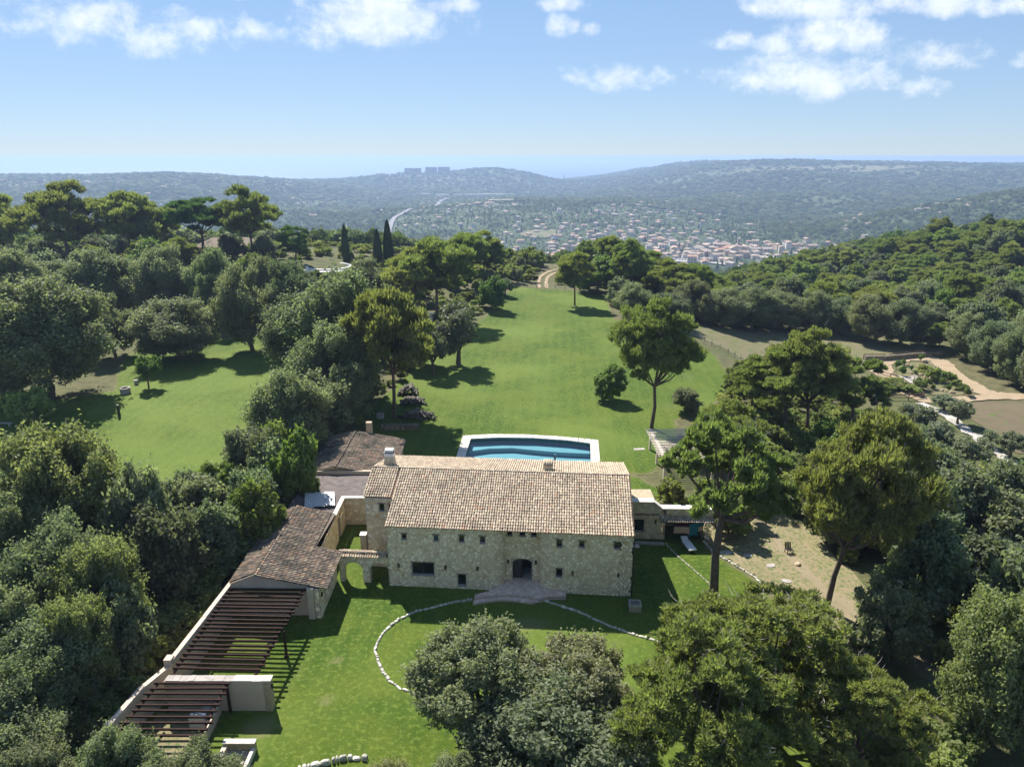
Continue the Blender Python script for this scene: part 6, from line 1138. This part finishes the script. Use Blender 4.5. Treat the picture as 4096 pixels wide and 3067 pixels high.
# ------------------------------------------------------------ far woods: too many to count
def lump(seed, n, size, mat, flat=.8, pine=False):
    r = np.random.default_rng(seed); b = crown_blobs(r, 11, .42, .42*flat, .5, (.16, .26), -.3); f = needly if pine else leafy
    return (needly('far_crown', seed, n, size, M[mat], b, .5, sub=6, subr=.5) if pine else leafy('far_crown', seed, n, size, M[mat], b, .5, sub=6, subr=.5))
def gn_wood(name, label, P, S, protos):
    me = bpy.data.meshes.new(name); me.vertices.add(len(P)); me.vertices.foreach_set('co', np.asarray(P, np.float32).ravel()); a = me.attributes.new('sc', 'FLOAT_VECTOR', 'POINT'); a.data.foreach_set('vector', np.asarray(S, np.float32).ravel())
    rr_ = np.random.default_rng(1); a = me.attributes.new('rot', 'FLOAT_VECTOR', 'POINT'); R3 = np.zeros((len(P), 3), np.float32); R3[:, 2] = rr_.uniform(0, 6.283, len(P)); a.data.foreach_set('vector', R3.ravel()); a = me.attributes.new('pick', 'INT', 'POINT'); a.data.foreach_set('value', rr_.integers(0, len(protos), len(P)).astype(np.int32))
    o = tag(obj(name, me), label, kind='stuff'); ng = bpy.data.node_groups.new(name, 'GeometryNodeTree'); ng.interface.new_socket('Geometry', in_out='INPUT', socket_type='NodeSocketGeometry'); ng.interface.new_socket('Geometry', in_out='OUTPUT', socket_type='NodeSocketGeometry')
    A_ = lambda t_: ng.nodes.new(t_); gi, go = A_('NodeGroupInput'), A_('NodeGroupOutput'); ip = A_('GeometryNodeInstanceOnPoints'); ng.links.new(gi.outputs[0], ip.inputs['Points'])
    jn = A_('GeometryNodeGeometryToInstance')
    for pr in reversed(protos): oi = A_('GeometryNodeObjectInfo'); oi.inputs['Object'].default_value = pr; oi.inputs['As Instance'].default_value = True; ng.links.new(oi.outputs['Geometry'], jn.inputs[0])
    ng.links.new(jn.outputs[0], ip.inputs['Instance']); ip.inputs['Pick Instance'].default_value = True
    for nm, ty, sk in (('sc', 'FLOAT_VECTOR', 'Scale'), ('rot', 'FLOAT_VECTOR', 'Rotation'), ('pick', 'INT', 'Instance Index')):
        na = A_('GeometryNodeInputNamedAttribute'); na.data_type = ty; na.inputs['Name'].default_value = nm; ng.links.new(na.outputs['Attribute'], ip.inputs[sk])
    ng.links.new(ip.outputs[0], go.inputs[0]); o.modifiers.new('scatter', 'NODES').node_group = ng; return o
def pobj(me): return bpy.data.objects.new(me.name, me)
NEARP = [pobj(lump(s, 900, .085, mt, .8, pn)) for s, mt, pn in ((1, 'leaf_oak', False), (2, 'leaf_pine_far', True), (3, 'leaf_pine_far', True), (4, 'leaf_far', False))]
FARP = [pobj(lump(s, 420, .13, mt)) for s, mt in ((5, 'leaf_far'), (6, 'leaf_oak'), (7, 'leaf_far'), (8, 'leaf_pine_far'))]
fr2 = np.random.default_rng(9)
def sample(n, r0, r1, a0, a1, pw):
    u = fr2.random(n); r_ = (r0**(1-pw)+u*(r1**(1-pw)-r0**(1-pw)))**(1/(1-pw)); th_ = np.radians(fr2.uniform(a0, a1, n)); return r_*np.sin(th_), r_*np.cos(th_)
HX = np.array([h_[0] for h_ in houses]); HY = np.array([h_[1] for h_ in houses])
CLEAR = [([(-268, 1500), (-300, 1750), (-318, 2000), (-300, 2250), (-255, 2500), (-300, 3000), (-290, 3300)], 17), ([(-60, 1260), (40, 1290), (150, 1300), (260, 1300), (350, 1270), (430, 1200), (520, 1120), (600, 1050)], 15)]
AREAS = [[(300, 1330), (355, 1345), (365, 1300), (300, 1290)], [(430, 1195), (500, 1215), (530, 1160), (460, 1130)], [(20, 1660), (50, 1700), (100, 1720), (120, 1650), (70, 1610), (25, 1620)], [(330, 2650), (380, 2700), (470, 2690), (450, 2640)]]
def near_house(x, y):
    d = np.full(len(x), 1e9)
    for a, b in zip(HX, HY): d = np.minimum(d, np.hypot(x-a, y-b))
    return np.clip(.38+.62*(d-18)/80, .38, 1)
def cull(x, y, dens):
    z = hz(x, y); k = fr2.random(len(x)) < dens(x, y); k &= z > -205
    d = np.full(len(x), 1e9)
    for a, b in zip(HX, HY): d = np.minimum(d, np.hypot(x-a, y-b+6))
    for ln, w in CLEAR: k &= polydist(x, y, ln + ln[::-1]) > w
    for ar in AREAS: k &= ~(inpoly(x, y, ar) | (polydist(x, y, ar) < 7))
    return k & (d > 11)
town = lambda x, y: np.exp(-((x-440)/150)**2-((y-1390)/150)**2)
x, y = sample(16000, 300, 1000, -38, 42, .9); k = cull(x, y, lambda x, y: np.ones_like(x)) & ~((x > 60) & (y < 330)); x, y = x[k], y[k]; s = fr2.uniform(6.5, 11, len(x)); gn_wood('valley_wood', 'dense mixed wood on the slopes falling to the valley', np.stack([x, y, hz(x, y)-1], 1), np.stack([s, s, s*fr2.uniform(.8, 1.2, len(x))], 1), NEARP)
x, y = sample(32000, 1000, 2300, -38, 40, 1.1); k = cull(x, y, lambda x, y: np.clip(1-.93*town(x, y)-.35*np.exp(-((x-150)/260)**2-((y-1560)/220)**2), 0, 1)); x, y = x[k], y[k]; s = fr2.uniform(7, 13, len(x))*near_house(x, y); gn_wood('valley_wood', 'wooded valley floor and slopes round the villages', np.stack([x, y, hz(x, y)-.8], 1), np.stack([s, s, s*fr2.uniform(.7, 1.2, len(x))], 1), NEARP)
x, y = sample(42000, 2300, 6500, -39, 40, 1.3); k = cull(x, y, lambda x, y: np.where(((x > 1000) & (x < 2250) & (y > 3520) & (y < 3980)) | (vnoise(x/260, y/260, 8) > .33), .25, 1)); x, y = x[k], y[k]; s = fr2.uniform(13, 24, len(x))*(y/3000)**.35; gn_wood('distant_wood', 'far hazy woods covering the coastal hills', np.stack([x, y, hz(x, y)-3], 1), np.stack([s, s, s*.62], 1), FARP)
cyp = PROTO['cypress'][0][0]; cyo = pobj(cyp); x, y = sample(420, 1100, 2600, -20, 24, 1.1); s = fr2.uniform(9, 15, len(x)); gn_wood('valley_cypresses', 'dark cypress spires dotted through the valley', np.stack([x, y, hz(x, y)-1], 1), np.stack([s*.28, s*.28, s], 1), [cyo])

# undergrowth on banks and wood floors
ug = [pobj(c) for c, _ in PROTO['shrub']]; ux, uy = [], []
def under(n, x0, x1, y0, y1, ok): 
    a, b = fr2.uniform(x0, x1, n), fr2.uniform(y0, y1, n); k = ok(a, b); ux.extend(a[k]); uy.extend(b[k])
LAWN1 = [(-.1,194),(15.7,193),(25.1,187),(23.7,160),(33,151.9),(40,135),(38,115),(30,100),(23.5,95),(22,84),(16.5,77),(-13.5,77),(-20,88),(-21.5,100),(-16,131.9),(-6.8,158.2)]
under(700, 24, 75, 30, 118, lambda a, b: (a > 31) & ~inpoly(a, b, LAWN1) & (a < 62) & ~((b < 48) & (a < 38)) & (b < 100))
under(160, 24, 50, 66, 128, lambda a, b: ~inpoly(a, b, LAWN1) & (a > 25) & (a < 44))
under(500, -60, -25, 26, 72, lambda a, b: (a < -27) & ~((a < -34) & (b > 60)))
under(420, -45, 5, 92, 200, lambda a, b: ~inpoly(a, b, LAWN1) & (a < -1-(200-b)*.12) & (a > -34-(b-90)*.1+0*a) & ~((a < -28) & (b < 145)))
under(900, -150, -28, 140, 240, lambda a, b: (np.hypot(a+50.5, b-196.5) > 9.5) & ((b > 148) | (a < -80)))
under(700, -25, 60, 195, 250, lambda a, b: ~((a-(b-195)*.12 > 5) & (a-(b-195)*.12 < 12.5)))
under(1300, 70, 300, 112, 300, lambda a, b: (a > 95) | (b > 170))
under(240, 26, 75, 118, 190, lambda a, b: (b > 170) & (a > 27))
under(70, 40, 60, 100, 124, lambda a, b: (a > 41))
under(60, -28.5, -25.2, 34, 56, lambda a, b: a < -24.9-.12*np.maximum(0, 42-b))
under(60, -30, 36, 24, 31, lambda a, b: a < 100)
under(50, 30, 42, 28, 50, lambda a, b: (a > 35-.5*(b-36)) | (a < 27))
ux, uy = np.array(ux), np.array(uy); s = fr2.uniform(1.2, 3.2, len(ux)); gn_wood('undergrowth', 'low bushes and scrub filling the banks and wood floors', np.stack([ux, uy, hz(ux, uy)-.1], 1), np.stack([s*1.2, s*1.2, s*.9], 1), ug)

# ------------------------------------------------------------ haze over land and sea
hb = MB().box(-95000, 95000, -400, 70000, -420, 37.5).build('haze'); tag(hb, 'pale blue summer haze over the valley and the sea', kind='stuff')
m, t, out = newmat('haze'); pv = N(t, 'ShaderNodeVolumePrincipled'); pv.inputs['Color'].default_value = (.43, .57, .86, 1); pv.inputs['Density'].default_value = 1.45e-4; pv.inputs['Anisotropy'].default_value = .25
t.links.new(pv.outputs[0], out.inputs['Volume']); hb.data.materials.append(m); hb.display_type = 'WIRE'
